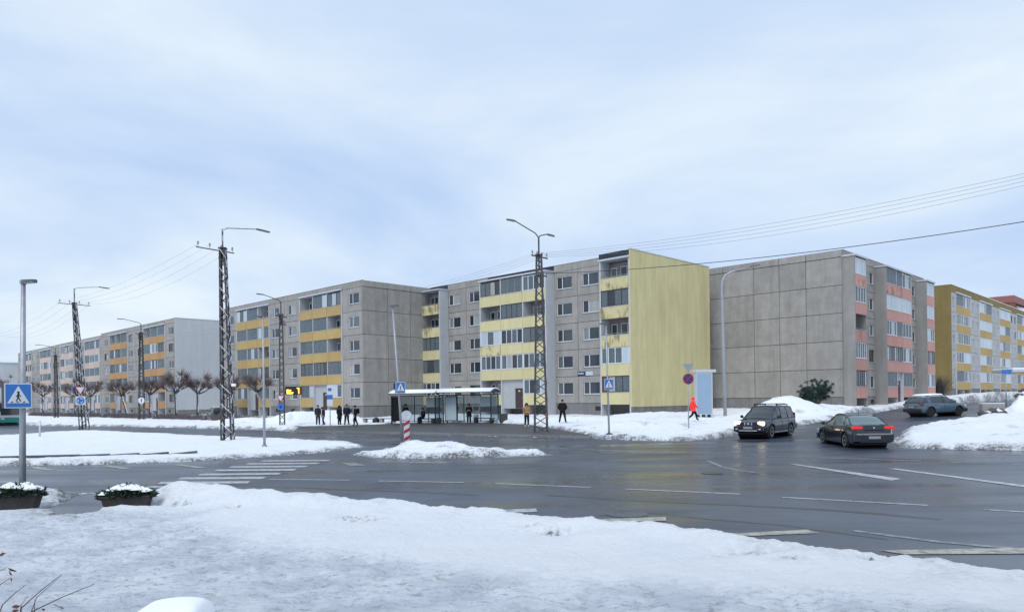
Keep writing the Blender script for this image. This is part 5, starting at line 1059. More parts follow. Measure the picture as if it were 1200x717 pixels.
for (u, v, w, s_) in ((0.421, -0.100, 1.325, 0.028), (0.410, -0.100, 1.304, 0.02), (0.402, -0.080, 1.262, 0.02), (0.373, -0.100, 1.432, 0.022), (0.357, -0.100, 1.421, 0.02), (0.205, 0.250, 1.001, 0.03), (0.200, 0.250, 0.973, 0.024), (0.440, 0.170, 1.001, 0.02), (0.558, 0.180, 1.009, 0.014)):
    c = Vector((u, v, w)); b = MB(); d = Vector((rng.gauss(0, 1), rng.gauss(0, .5), rng.gauss(-.3, .6))).normalized(); q = d.cross(Vector((.3, 1, .2))).normalized(); w_ = d.cross(q)
    b.grid([[c - d * s_, c - d * s_ + q * .001], [c - d * s_ * .2 - q * s_ * .45 + w_ * s_ * .2, c - d * s_ * .2 + q * s_ * .5 + w_ * s_ * .25], [c + d * s_ * .5 - q * s_ * .35, c + d * s_ * .5 + q * s_ * .3], [c + d * s_, c + d * s_ + q * .001]]); obj('withered_leaf', b.mesh('withered_leaf', M['dead_leaf'], True), t)
# ------------------------------------------------------------------ vehicles
def interp(tab, x):
    if x <= tab[0][0]: return tab[0][1]
    for (x0, v0), (x1, v1) in zip(tab, tab[1:]):
        if x <= x1:
            k = (x - x0) / (x1 - x0 + 1e-9); k = k * k * (3 - 2 * k) * .5 + k * .5; return v0 + (v1 - v0) * k
    return tab[-1][1]
M['cglass'] = mat('car_glass', (.035, .045, .05), .05, spec=.8); M['cglass_light'] = mat('car_glass_pale', (.13, .18, .18), .06, spec=.8)
M['head_on'] = mat('headlight_lit', (.9, .9, .85), .2, emit=(1, .78, .46), estr=5); M['head_off'] = mat('headlight_off', (.55, .57, .58), .15)
M['tail_on'] = mat('tail_light_lit', (.5, .01, .008), .2, emit=(1, .02, .015), estr=.5); M['tail_off'] = mat('tail_light_off', (.22, .008, .012), .2)
M['plate_mat'] = mat('number_plate', (.30, .32, .34), .5); M['plate_print'] = mat('plate_print', (.06, .06, .07), .6)
M['grime'] = mat('road_grime', (.20, .205, .21), .8, n=5, col2=(.32, .325, .33))
def car(label, loc, rz, paint, top, hw, green, roofw, wheels, L, W, R_, lights, cat='car', bot=.24, extras=None, glass='cglass', snow=False, z=None, tilt=0):
    """X forward. top: (x, z) belt/bonnet/boot line; green: (x, z) cabin roof line; wheels: (rear x, front x)"""
    t = thing('car', label, cat, (loc[0], loc[1], gz(*loc) + .005 if z is None else z), rz); t.rotation_euler = (0, tilt, rz)
    Rw = R_ + .055; half = W / 2
    # --- lower body
    xs = sorted(set([round(-L / 2 + L * i / 46, 3) for i in range(47)] + [round(w_ + Rw * math.cos(a_ * math.pi / 12), 3) for w_ in wheels for a_ in range(13)]))
    def hwf(x): return interp(hw, x) * half
    def topf(x): return interp(top, x)
    def botf(x):
        z_ = bot + .10 * max(0, abs(x) / (L / 2) - .86) / .14
        for w_ in wheels:
            if abs(x - w_) < Rw: z_ = max(z_, R_ + math.sqrt(max(0, Rw * Rw - (x - w_) ** 2)))
        return z_
    rows = []
    for x in xs:
        w, tp, bt = hwf(x), topf(x), botf(x); sec = [(0, min(bt, bot + .05)), (w * .80, bt), (w * .955, bt + .01), (w * .985, max(bt + .02, bot + .16)), (w, max(bt + .03, .55 * tp + .06)), (w * .99, max(bt + .04, tp - .16)), (w * .965, max(bt + .05, tp - .055)), (w * .90, max(bt + .06, tp - .005)), (w * .55, max(bt + .06, tp + .015)), (0, max(bt + .06, tp + .022))]
        rows.append([(x, y, z_) for y, z_ in sec] + [(x, -y, z_) for y, z_ in sec[::-1][1:]])
    b = MB(); b.grid(rows); n = len(rows[0]); b.face(list(range(n))); k = (len(rows) - 1) * n; b.face(list(range(k + n - 1, k - 1, -1)))
    body = obj('body', b.mesh('body', M[paint], True), t)
    try: body.data.set_sharp_from_angle(angle=R(38))
    except Exception: pass
    # dark wheel housings and floor
    obj('underbody', MB().box(-L / 2 + .35, L / 2 - .35, -half * .78, half * .78, bot - .06, bot + .30).mesh('underbody', M['black']), t)
    for w_ in wheels: obj('wheel_housing', MB().lathe([(Rw - .004, -half * .93), (Rw - .004, half * .93)], 20, 'y', (w_, 0, R_)).mesh('wheel_housing', M['black']), t)
    # --- cabin
    gx = [green[0][0] + (green[-1][0] - green[0][0]) * i / 36 for i in range(37)]
    def gsec(x, o=0.):
        bz = topf(x) - .02; rzf = max(bz + .012, interp(green, x)); wb = hwf(x) * .925 + o; kk = min(1, (rzf - bz) / .45); wr = wb + (roofw * half + o - wb) * kk
        return bz, rzf, wb, wr
    rows = []
    for x in gx:
        bz, rzf, wb, wr = gsec(x); s = [(wb, bz), (wb + (wr - wb) * .45 + .012, bz + (rzf - bz) * .5), (wr + .004, rzf - min(.05, (rzf - bz) * .3)), (wr * .93, rzf - .008), (wr * .5, rzf + .02), (0, rzf + .028)]
        rows.append([(x, y, z_) for y, z_ in s] + [(x, -y, z_) for y, z_ in s[::-1][1:]])
    b = MB(); b.grid(rows); gh = obj('windows', b.mesh('windows', M[glass], True), t)
    # roof skin, roof rails (pillars), side pillars
    zmax = max(v for _, v in green); rx = [x for x in gx if interp(green, x) > zmax - extras.get('roofcut', .10)]; rows = []
    for x in rx:
        bz, rzf, wb, wr = gsec(x, .006); s = [(wr + .008, rzf - .075), (wr + .004, rzf - .045), (wr * .93, rzf + .0), (wr * .5, rzf + .03), (0, rzf + .038)]
        rows.append([(x, y, z_) for y, z_ in s] + [(x, -y, z_) for y, z_ in s[::-1][1:]])
    roof = obj('roof', MB().grid(rows).mesh('roof', M['snow_cap' if snow else paint], True, False), t)
    for sy in (-1, 1):
        pts = []
        for x in gx: bz, rzf, wb, wr = gsec(x); pts.append((x, sy * (wr - .012), rzf - .018))
        obj('pillar', MB().tube(pts, .036, 6).mesh('pillar', M[paint], True), t)
        for (px0, px1, wdt, mt_) in extras['pillars']:       # bottom x, top x, width, material
            b = MB(); rws = []
            for k in range(7):
                f = k / 6; xx = px0 + (px1 - px0) * f; bz, rzf, wb, wr = gsec(xx); zz = bz + (rzf - .06 - bz) * f; yy = wb + (wr - wb) * f + .02 + .010 * math.sin(math.pi * f); rws.append([(xx - wdt / 2, sy * yy, zz), (xx + wdt / 2, sy * yy, zz)])
            obj('pillar', MB().grid(rws).mesh('pillar', M[mt_]), t)
        bl = [(x, sy * (gsec(x)[2] + .012), gsec(x)[0] + .012) for x in gx if interp(green, x) - topf(x) > .1]
        obj('window_trim', MB().tube(bl, .012, 4).mesh('window_trim', M[extras.get('trim', 'black')]), t)
        for x in extras['seams']:                             # door shut lines
            obj('door_seam', MB().tube([(x, sy * (hwf(x) + .001), bot + .2), (x, sy * (hwf(x) + .004), .55 * topf(x) + .06), (x, sy * (hwf(x) * .995), topf(x) - .1)], .006, 4).mesh('door_seam', M['black']), t)
        for x in extras['handles']: obj('door_handle', MB().tube([(x, sy * (hwf(x) + .018), topf(x) - .17), (x + .17, sy * (hwf(x) + .018), topf(x) - .165)], .016, 6).mesh('door_handle', M[extras.get('handle', paint)]), t)
        mx = extras['mirror']; mo = obj('mirror', MB().tube([(mx, sy * (half * .93), topf(mx) + .02), (mx - .02, sy * (half + .08), topf(mx) + .09)], .02, 5).tube([(mx - .06, sy * (half + .10), topf(mx) + .11), (mx, sy * (half + .15), topf(mx) + .11), (mx + .09, sy * (half + .12), topf(mx) + .10)], [.08, .085, .04], 8).mesh('mirror', M[extras.get('mirrorm', paint)], True), t)
    # --- wheels
    for w_ in wheels:
        for sy in (-1, 1):
            tw = .21; wo = obj('wheel', cached(('tyre', R_), lambda: MB().lathe([(R_ * .62, -tw / 2), (R_ * .93, -tw / 2), (R_, -tw * .3), (R_, tw * .3), (R_ * .93, tw / 2), (R_ * .62, tw / 2)], 24, 'y').mesh('tyre', M['rubber'], False)), t, (w_, sy * (half - tw / 2 - .015), R_)); wo.name = 'wheel'
            if sy < 0: wo.rotation_euler = (0, 0, math.pi)
            def rimm():
                b = MB(); b.lathe([(R_ * .66, tw * .30), (R_ * .66, tw * .51), (R_ * .60, tw * .50), (R_ * .58, tw * .28)], 24, 'y'); b.lathe([(R_ * .15, tw * .3), (R_ * .15, tw * .49), (R_ * .08, tw * .52)], 10, 'y')
                for k in range(5):
                    a0 = 2 * math.pi * k / 5; d = Vector((math.cos(a0), 0, math.sin(a0))); q = Vector((-d.z, 0, d.x)) * R_ * .085; y = Vector((0, tw * .47, 0)); y2 = Vector((0, tw * .36, 0)); i = len(b.v)
                    b.v += [tuple(d * R_ * .1 + q + y), tuple(d * R_ * .1 - q + y), tuple(d * R_ * .64 - q * 1.3 + y), tuple(d * R_ * .64 + q * 1.3 + y)]; b.face([i, i + 1, i + 2, i + 3])
                return b.mesh('rim', M[extras.get('rim', 'rim')])
            obj('rim', cached(('rim', R_, extras.get('rim', 'rim')), rimm), wo); obj('brake_disc', cached(('bd', R_), lambda: MB().lathe([(R_ * .57, tw * .2), (R_ * .57, tw * .24)], 16, 'y').mesh('brake_disc', M['dark_steel'])), wo)
    xf, xr = L / 2, -L / 2
    for nm, bx, m_ in extras['boxes']:                        # (name, (x0,x1,y0,y1,z0,z1), material); mirrored when y0 > 0 and name ends with *
        for sy in ((1, -1) if nm.endswith('*') else (1,)):
            x0, x1, y0, y1, z0, z1 = bx; yy = sorted((y0 * sy, y1 * sy)); o = obj(nm.rstrip('*'), MB().box(x0, x1, *yy, z0, z1).mesh(nm.rstrip('*'), M[m_]), t); bevel(o, min(.025, (x1 - x0) * .3, (z1 - z0) * .3))
    for nm, pts, h0, h1, ax, m_ in extras.get('prisms', ()):   # mirrored prisms
        for sy in (1, -1):
            P = [((p[0] * sy, p[1]) if ax == 'x' else (p[0], p[1] * sy)) for p in pts]; o = obj(nm, MB().prism(P, h0, h1, ax).mesh(nm, M[m_]), t)
    if snow: obj('roof_snow', snow_cushion((rx[-1] - rx[0]) / 2 * .97, roofw * half * .92, zmax + .0, .11).mesh('roof_snow', M['snow_cap'], True), t, ((rx[-1] + rx[0]) / 2, 0, 0))
    return t
M['paint_black'] = mat('car_paint_navy_black', (.005, .0065, .014), .16, n=3, col2=(.009, .011, .02), coat=.5, spec=.4)
M['paint_char'] = mat('car_paint_charcoal', (.011, .015, .022), .18, n=3, col2=(.017, .022, .031), coat=.55, spec=.45)
M['paint_blue'] = mat('car_paint_grey_blue', (.058, .105, .15), .2, n=3, col2=(.075, .128, .175), coat=.6)
M['paint_dark'] = mat('car_paint_dark', (.02, .024, .03), .3, coat=.6)
def plate_bits(x, sgn, z, w=.5): return ('number_plate', (min(x, x + sgn * .02), max(x, x + sgn * .02), -w / 2, w / 2, z, z + .115), 'plate_mat')
# near-black off-roader with lit headlights, coming towards us out of the side street
Ls, Ws = 4.6, 1.79
suv = car('near-black off-roader with lit headlights and roof rack turning out of the side street', (13.95, 40.6), R(-131.5), 'paint_black',
    [(-2.3, .78), (-2.2, 1.02), (-1.6, 1.05), (.75, 1.02), (1.0, 1.02), (1.9, .93), (2.18, .83), (2.3, .66)], [(-2.3, .86), (-2.1, .96), (-1.2, 1), (1.2, 1), (1.9, .96), (2.18, .88), (2.3, .76)],
    [(-2.2, 1.06), (-2.08, 1.35), (-1.85, 1.64), (-1.3, 1.69), (-.2, 1.71), (.2, 1.66), (.62, 1.38), (1.08, 1.03)], .74, (-1.32, 1.31), Ls, Ws, .36, 'head_on', 'car', .30,
    dict(pillars=[(-.1, -.15, .1, 'black'), (-1.05, -1.0, .09, 'black'), (-1.82, -1.72, .22, 'paint_black')], seams=(.95, -.1, -1.05), handles=(-.02, -.95), mirror=.78, roofcut=.13, mirrorm='black', boxes=[
        ('headlight*', (2.02, 2.235, .50, .80, .70, .90), 'head_on'), ('grille', (2.2, 2.285, -.46, .46, .70, .87), 'black'), ('badge', (2.286, 2.30, -.07, .07, .74, .84), 'chrome'), ('grille_bar*', (2.286, 2.30, .16, .22, .71, .86), 'chrome'), ('bumper', (2.16, 2.33, -.80, .80, .38, .66), 'paint_black'), ('lower_trim', (2.30, 2.345, -.5, .5, .40, .45), 'rim'), ('fog_lamp*', (2.27, 2.335, .56, .70, .47, .55), 'head_off'), plate_bits(2.335, 1, .52),
        ('roof_rail*', (-1.55, .1, .60, .645, 1.75, 1.79), 'black'), ('roof_rack_bar', (-.05, .03, -.66, .66, 1.79, 1.825), 'black'), ('roof_rack_bar', (-1.2, -1.12, -.66, .66, 1.79, 1.825), 'black'), ('rail_foot*', (-1.5, -1.42, .605, .64, 1.68, 1.75), 'black'), ('rail_foot*', (-.02, .06, .605, .64, 1.68, 1.75), 'black'), ('side_step*', (-.9, .9, .80, .90, .29, .35), 'grime'), ('tail_light*', (-2.24, -2.12, .60, .80, .95, 1.3), 'tail_off'), ('rear_bumper', (-2.36, -2.2, -.84, .84, .42, .68), 'paint_black'), ('mud_flap*', (-1.75, -1.73, .66, .88, .2, .5), 'black')]), 'cglass', z=gz(13.95, 40.6) + .005)
# charcoal saloon seen from behind, tail lights on
Lc, Wc = 4.57, 1.78
sed = car('charcoal saloon with lit red tail lights turning into the side street', (15.62, 33.9), R(87), 'paint_char',
    [(-2.285, .80), (-2.2, 1.0), (-1.75, 1.04), (-1.2, 1.0), (.8, .93), (1.1, .93), (1.9, .80), (2.17, .70), (2.285, .55)], [(-2.285, .80), (-2.1, .94), (-1.2, 1), (1.2, 1), (1.9, .94), (2.2, .80), (2.285, .62)],
    [(-1.85, 1.03), (-1.2, 1.34), (-.75, 1.45), (-.2, 1.48), (.2, 1.44), (.65, 1.2), (1.15, .93)], .70, (-1.32, 1.31), Lc, Wc, .325, 'tail_on', 'car', .21,
    dict(pillars=[(.0, -.08, .08, 'black'), (-1.2, -.95, .16, 'paint_char')], seams=(.98, .0, -.98), handles=(.08, -.85), mirror=.78, roofcut=.12, trim='chrome', boxes=[
        ('tail_light*', (-2.255, -2.05, .45, .86, .84, .97), 'tail_on'), ('boot_trim', (-2.325, -2.27, -.42, .42, .80, .825), 'black'), ('bumper', (-2.345, -2.12, -.81, .81, .30, .66), 'paint_char'), ('grime_ledge', (-2.36, -2.346, -.76, .76, .60, .665), 'grime'), ('badge', (-2.30, -2.265, -.04, .04, .86, .93), 'chrome'), plate_bits(-2.35, -1, .43), ('exhaust_valance', (-2.35, -2.2, -.6, .6, .26, .31), 'black'), ('headlight*', (1.98, 2.19, .5, .80, .60, .72), 'head_off'), ('front_bumper', (2.13, 2.33, -.8, .8, .25, .52), 'paint_char'), ('aerial', (-.72, -.69, -.01, .01, 1.48, 1.66), 'black')]), 'cglass_light', z=.02)
# grey-blue crossover parked up the side street, facing away to the right
Lx, Wx = 4.47, 1.80
xv = car('grey-blue crossover with snow on its roof and black wheel arches up the side street', (32.25, 56.2), R(17), 'paint_blue',
    [(-2.235, .85), (-2.12, 1.05), (-1.6, 1.08), (.8, 1.0), (1.05, .99), (1.85, .90), (2.12, .80), (2.235, .62)], [(-2.235, .84), (-2.05, .95), (-1.2, 1), (1.2, 1), (1.85, .95), (2.12, .84), (2.235, .70)],
    [(-2.15, 1.08), (-1.95, 1.32), (-1.6, 1.53), (-1.0, 1.59), (-.2, 1.60), (.2, 1.56), (.7, 1.28), (1.2, .99)], .71, (-1.33, 1.34), Lx, Wx, .345, 'tail_off', 'car', .30,
    dict(pillars=[(-.05, -.12, .08, 'black'), (-1.45, -1.3, .34, 'paint_blue')], seams=(.95, -.05, -1.0), handles=(.03, -.9), mirror=.8, roofcut=.12, rim='dark_steel', boxes=[
        ('tail_light*', (-2.2, -1.98, .52, .87, .86, 1.0), 'tail_off'), ('bumper', (-2.31, -2.1, -.80, .80, .36, .62), 'black'), ('tailgate_trim', (-2.275, -2.22, -.5, .5, .80, .84), 'paint_blue'), plate_bits(-2.27, -1, .68), ('sill_trim*', (-1.0, 1.0, .84, .905, .28, .36), 'black'), ('headlight*', (1.92, 2.15, .52, .82, .68, .82), 'head_off'), ('front_bumper', (2.1, 2.28, -.8, .8, .3, .55), 'black')]), 'cglass', True, tilt=-R(1.0))
for w_ in (-1.33, 1.34):
    for sy in (-1, 1):
        pts = [(w_ + .425 * math.cos(a_ * math.pi / 12), sy * .895, .345 + .425 * math.sin(a_ * math.pi / 12)) for a_ in range(-1, 14)]; obj('arch_trim', MB().tube(pts, .035, 5).mesh('arch_trim', M['black']), xv)
# snow-covered parked car by the pale gable
pc = car('dark parked car with a snow-covered roof beyond the big island pylon', (-42.0, 104.6), R(125), 'paint_dark',
    [(-2.1, .8), (-2.0, .95), (-1.5, .98), (.8, .93), (1.05, .93), (1.75, .82), (2.0, .70), (2.1, .55)], [(-2.1, .84), (-1.9, .95), (-1.2, 1), (1.2, 1), (1.75, .95), (2.0, .82), (2.1, .7)],
    [(-2.0, .97), (-1.7, 1.3), (-1.3, 1.44), (-.2, 1.46), (.2, 1.42), (.65, 1.2), (1.1, .93)], .70, (-1.25, 1.25), 4.2, 1.75, .31, 'tail_off', 'car', .24,
    dict(pillars=[(-.05, -.1, .08, 'black'), (-1.35, -1.2, .2, 'paint_dark')], seams=(.9, -.05), handles=(.02,), mirror=.8, roofcut=.12, boxes=[('tail_light*', (-2.08, -1.9, .5, .83, .8, .95), 'tail_off'), ('headlight*', (1.8, 2.02, .5, .8, .6, .72), 'head_off'), ('bumper', (-2.16, -1.98, -.8, .8, .3, .55), 'black'), ('bonnet_snow', (1.1, 1.8, -.65, .65, .87, .97), 'snow_cap'), plate_bits(-2.16, -1, .42)]), 'cglass', True)
# city bus
bus = thing('bus', 'white and green city bus on the far carriageway', 'bus', (-62.6, 89.2, gz(-62.6, 89.2)), math.atan2(-30, 38))
M['bus_white'] = mat('bus_white', (.52, .55, .56), .4, n=2, col2=(.46, .48, .49)); M['bus_green'] = mat('bus_green', (.02, .22, .20), .4)
bl, bw = 11.5, 2.5
def sect(z0, z1, m_, nm, o=0.): bevel(obj(nm, MB().box(-bl / 2 - o, bl / 2 + o, -bw / 2 - o, bw / 2 + o, z0, z1).mesh(nm, M[m_]), bus), .06, 3)
sect(.32, .9, 'bus_green', 'skirt'); sect(.905, 1.6, 'bus_white', 'side_panel'); sect(1.605, 2.6, 'cglass', 'window_band', -.01); sect(2.605, 3.0, 'bus_white', 'roof')
obj('destination_display', MB().box(bl / 2 + .0, bl / 2 + .02, -.9, .9, 2.32, 2.55).mesh('destination_display', M['black']), bus)
for i in range(5): obj('window_pillar', MB().box(-bl / 2 + 1.6 + i * 2, -bl / 2 + 1.75 + i * 2, -bw / 2 - .012, bw / 2 + .012, 1.5, 2.6).mesh('window_pillar', M['black']), bus)
for sy in (-1, 1):
    obj('headlight', MB().box(bl / 2, bl / 2 + .03, *sorted((sy * .75, sy * 1.1)), .7, .88).mesh('headlight', M['head_off']), bus); obj('tail_light', MB().box(-bl / 2 - .03, -bl / 2, *sorted((sy * .95, sy * 1.15)), 1.0, 1.4).mesh('tail_light', M['tail_off']), bus)
    obj('mirror', MB().box(bl / 2 + .1, bl / 2 + .2, *sorted((sy * 1.3, sy * 1.5)), 2.0, 2.5).mesh('mirror', M['black']), bus)
    for x_ in (-3.1, 2.9):
        w = obj('wheel', cached('bust', lambda: MB().lathe([(.3, -.14), (.46, -.14), (.48, -.1), (.48, .1), (.46, .14), (.3, .14)], 20, 'y').mesh('bus_tyre', M['rubber'])), bus, (x_, sy * 1.13, .48)); obj('rim', cached('busr', lambda: MB().lathe([(.29, -.145), (.29, .145)], 16, 'y').mesh('rim', M['rim'])), w)
obj('windscreen', MB().box(bl / 2 - .01, bl / 2 + .012, -1.12, 1.12, 1.2, 2.28).mesh('windscreen', M['cglass']), bus); obj('roof_unit', MB().box(-3, 1, -.8, .8, 3.001, 3.2).mesh('roof_unit', M['bus_white']), bus); obj('rear_window', MB().box(-bl / 2 - .012, -bl / 2 + .01, -1.0, 1.0, 1.55, 2.45).mesh('rear_window', M['cglass']), bus)

# ------------------------------------------------------------------ people
M['skin'] = mat('skin', (.42, .27, .21), .6); M['hair_dark'] = mat('hair_dark', (.015, .012, .011), .8); M['shoe'] = mat('shoe', (.012, .012, .013), .6); M['shoe_white'] = mat('shoe_white', (.55, .56, .58), .6)
def cloth(n, c): M[n] = mat(n, c, .9, n=6, col2=tuple(v * 1.5 for v in c), bump=.2, bscale=14, spec=.15)
for n_, c_ in (('coat_black', (.012, .012, .015)), ('coat_navy', (.014, .018, .032)), ('coat_grey', (.03, .032, .038)), ('trouser_black', (.010, .010, .013)), ('trouser_blue', (.02, .025, .042)), ('jacket_tan', (.30, .17, .085)), ('jacket_red', (.85, .05, .045)), ('hat_dark', (.014, .014, .016)), ('scarf_grey', (.10, .10, .11)), ('white_top', (.45, .45, .48)), ('bag_black', (.012, .012, .014)), ('bag_grey', (.25, .25, .26))): cloth(n_, c_)
PEND = []
def person(label, loc, rz, J=None, coat='coat_black', legs='trouser_black', hat='hat', shoes='shoe', gloves=None, H=1.75, bulk=1.0, hatm='hat_dark', extra=None, dz=0., sole=None):
    """facing -Y before rotation; J overrides joints"""
    j = dict(pelvis=(0, 0, .95), waist=(0, .0, 1.1), chest=(0, .01, 1.32), neck=(0, .0, 1.48), head=(0, -.02, 1.58), crown=(0, -.01, 1.69),
             shL=(.19, .01, 1.42), elL=(.25, .03, 1.14), wrL=(.24, -.08, .92), haL=(.235, -.11, .83), shR=(-.19, .01, 1.42), elR=(-.25, .03, 1.14), wrR=(-.24, -.08, .92), haR=(-.235, -.11, .83),
             hipL=(.095, 0, .9), knL=(.11, -.02, .5), anL=(.12, .02, .09), toL=(.14, -.15, .035), hipR=(-.095, 0, .9), knR=(-.11, -.02, .5), anR=(-.12, .02, .09), toR=(-.14, -.15, .035))
    j.update(J or {}); k = H / 1.75; names = list(j); pos = [Vector(j[n]) * k for n in names]; ix = {n: i for i, n in enumerate(names)}
    bones = [('pelvis', 'waist', coat), ('waist', 'chest', coat), ('chest', 'neck', coat), ('neck', 'head', 'skin'), ('head', 'crown', 'skin')]
    for s in 'LR': bones += [('chest', 'sh' + s, coat), ('sh' + s, 'el' + s, coat), ('el' + s, 'wr' + s, coat), ('wr' + s, 'ha' + s, gloves or 'skin'), ('pelvis', 'hip' + s, coat), ('hip' + s, 'kn' + s, legs), ('kn' + s, 'an' + s, legs), ('an' + s, 'to' + s, shoes)]
    rad = dict(pelvis=(.165, .135), waist=(.165, .13), chest=(.185, .14), neck=(.062, .062), head=(.082, .095), crown=(.07, .08))
    for s in 'LR': rad.update({'sh' + s: (.085,) * 2, 'el' + s: (.065,) * 2, 'wr' + s: (.048,) * 2, 'ha' + s: (.042, .03), 'hip' + s: (.105,) * 2, 'kn' + s: (.075,) * 2, 'an' + s: (.055,) * 2, 'to' + s: (.045,) * 2})
    me = bpy.data.meshes.new('person'); me.from_pydata(pos, [(ix[a_], ix[b_]) for a_, b_, _ in bones], []); o = bpy.data.objects.new('tmp_person', me); COL.objects.link(o)
    sk = o.modifiers.new('s', 'SKIN'); sk.use_smooth_shade = True; ss = o.modifiers.new('ss', 'SUBSURF'); ss.levels = 1; ss.render_levels = 1
    if not me.skin_vertices:
        bm_ = bmesh.new(); bm_.from_mesh(me); bm_.verts.layers.skin.verify(); bm_.to_mesh(me); bm_.free()
    for n in names:
        sv = me.skin_vertices[0].data[ix[n]]; r_ = rad[n]; bk = bulk * 1.1 if n in ('pelvis', 'waist', 'chest', 'shL', 'shR', 'elL', 'elR') else (1.22 if n[:2] in ('hi', 'kn', 'an', 'wr') else 1.08); sv.radius = (r_[0] * k * bk, r_[1] * k * bk); sv.use_root = (n == 'pelvis')
    PEND.append((o, label, loc, rz, j, k, bones, hat, hatm, extra, dz, coat, legs, gloves))
def finish_people():
    bpy.context.view_layer.update(); dg = bpy.context.evaluated_depsgraph_get()
    for (o, label, loc, rz, j, k, bones, hat, hatm, extra, dz, coat, legs, gloves) in PEND:
        me = bpy.data.meshes.new_from_object(o.evaluated_get(dg)); me.name = 'body'
        bm_ = bmesh.new(); bm_.from_mesh(me); rng = random.Random(len(label))
        mats = []; 
        for _, _, m_ in bones:
            if m_ not in mats: mats.append(m_)
        segs = [(Vector(j[a_]) * k, Vector(j[b_]) * k, m_) for a_, b_, m_ in bones]
        for f in bm_.faces:
            c = f.calc_center_median(); best = 1e9
            for p, q, m_ in segs:
                d = q - p; tt = max(0, min(1, (c - p).dot(d) / (d.length_squared + 1e-9))); dist = (c - p - d * tt).length
                if dist < best: best = dist; f.material_index = mats.index(m_)
            f.smooth = True
        nb = bm_.faces
        # fingers and thumb, rooted in the palm, and a nose and ears on the head
        def tube(pts, r0, r1, mi):
            b = MB(); b.tube(pts, [r0 + (r1 - r0) * i / (len(pts) - 1) for i in range(len(pts))], 5); vs_ = [bm_.verts.new(v) for v in b.v]
            for f in b.f:
                try: nf = bm_.faces.new([vs_[i] for i in f]); nf.material_index = mi; nf.smooth = True
                except ValueError: pass
        hm = mats.index(gloves or 'skin')
        for s in 'LR':
            w_, h_ = Vector(j['wr' + s]) * k, Vector(j['ha' + s]) * k; d = (h_ - w_).normalized(); side = d.cross(Vector((1, 0, 0) if s == 'L' else (-1, 0, 0))); side = (side if side.length > .1 else Vector((0, 1, 0))).normalized(); nrm = d.cross(side)
            for i, l in enumerate((.068, .078, .074, .058)): p = h_ + side * (.024 - .016 * i); tube([p, p + d * l * .45 + nrm * .006, p + d * l * .8 + nrm * .024], .0095, .007, hm)
            p = w_.lerp(h_, .45) + side * .03; tube([p, p + side * .03 + d * .02, p + side * .035 + d * .055], .011, .008, hm)
        hc = (Vector(j['head']) + Vector(j['crown'])) * .5 * k; sm = mats.index('skin'); fw = Vector((0, -1, 0))
        tube([hc + fw * .085 + Vector((0, 0, .01)), hc + fw * .112 + Vector((0, 0, -.018)), hc + fw * .09 + Vector((0, 0, -.03))], .011, .012, sm)
        for sx in (-1, 1): tube([hc + Vector((sx * .075, .01, .01)), hc + Vector((sx * .092, .018, -.01)), hc + Vector((sx * .078, .01, -.035))], .012, .01, sm)
        me.materials.clear()
        for m_ in mats: me.materials.append(M[m_])
        bm_.to_mesh(me); bm_.free()
        t = thing('person', label, 'person', (loc[0], loc[1], gz(*loc) + dz), rz); obj('body', me, t)
        for sx in (-1, 1): obj('eye', cached('eye', lambda: MB().lathe([(.002, -.012), (.010, -.006), (.012, 0), (.010, .006), (.002, .012)], 6, 'y').mesh('eye', M['hair_dark'])), t, hc + Vector((sx * .03, -.083, .012)))
        obj('mouth', cached('mouth', lambda: MB().tube([(-.022, 0, 0), (0, -.006, -.003), (.022, 0, 0)], .005, 5).mesh('mouth', M['tail_off'])), t, hc + Vector((0, -.085, -.055)))
        # hair, hat or hood: a cap shell over the skull
        r0 = .112 if hat != 'hood' else .135; rows = []; n = 16
        for i in range(8):
            ph = (math.pi * .60 if hat != 'hood' else math.pi * .74) * i / 7
            row = []
            for q in range(n + 1):
                an = 2 * math.pi * q / n; front = max(0, -math.sin(an)); pz = ph * (1 - (.30 if hat != 'hood' else .42) * front); row.append((r0 * .92 * math.sin(pz) * math.cos(an), r0 * 1.08 * math.sin(pz) * math.sin(an), r0 * 1.12 * math.cos(pz)))
            rows.append(row)
        obj({'hat': 'hat', 'hair': 'hair', 'hood': 'hood'}[hat], MB().grid(rows).mesh(hat, M[hatm], True), t, hc + Vector((0, .012, .022)))
        if hat == 'hat': obj('hat_brim', MB().tube([(r0 * 1.0 * math.cos(2 * math.pi * q / 16), r0 * 1.12 * math.sin(2 * math.pi * q / 16), 0) for q in range(17)], .018, 6).mesh('hat_brim', M[hatm]), t, hc + Vector((0, .012, .02)))
        # coat hem and collar follow the body
        pv = Vector(j['pelvis']) * k; wv = Vector(j['waist']) * k
        obj('collar', MB().tube([(.085 * math.cos(2 * math.pi * q / 12), .08 * math.sin(2 * math.pi * q / 12), 0) for q in range(13)], .035, 6).mesh('collar', M[coat], True), t, Vector(j['neck']) * k)
        if extra and extra.get('skirt'):
            l = extra['skirt']; rows = [[((.17 + .02 * i) * math.cos(2 * math.pi * q / 16), (.135 + .02 * i) * math.sin(2 * math.pi * q / 16), .12 - (l + .12) * i / 4) for q in range(17)] for i in range(5)]; obj('coat_skirt', MB().grid(rows).mesh('coat_skirt', M[coat], True), t, pv)
        if extra and extra.get('pack'):
            b = MB(); b.lathe([(.05, -.24), (.15, -.22), (.17, -.05), (.16, .14), (.1, .23), (.03, .25)], 10); b.v = [(x_, y_ * .75, z_) for x_, y_, z_ in b.v]; obj('backpack', b.mesh('backpack', M['bag_black'], True), t, Vector(j['chest']) * k + Vector((0, .24, -.05)))
        bpy.data.objects.remove(o, do_unlink=True)
Y0 = .13
person('person in a dark coat standing beside the shorter one at the bus stop pole', (-17.75, 67.4), R(30), coat='coat_grey', legs='trouser_black', hat='hair', hatm='hair_dark', H=1.82, dz=Y0)
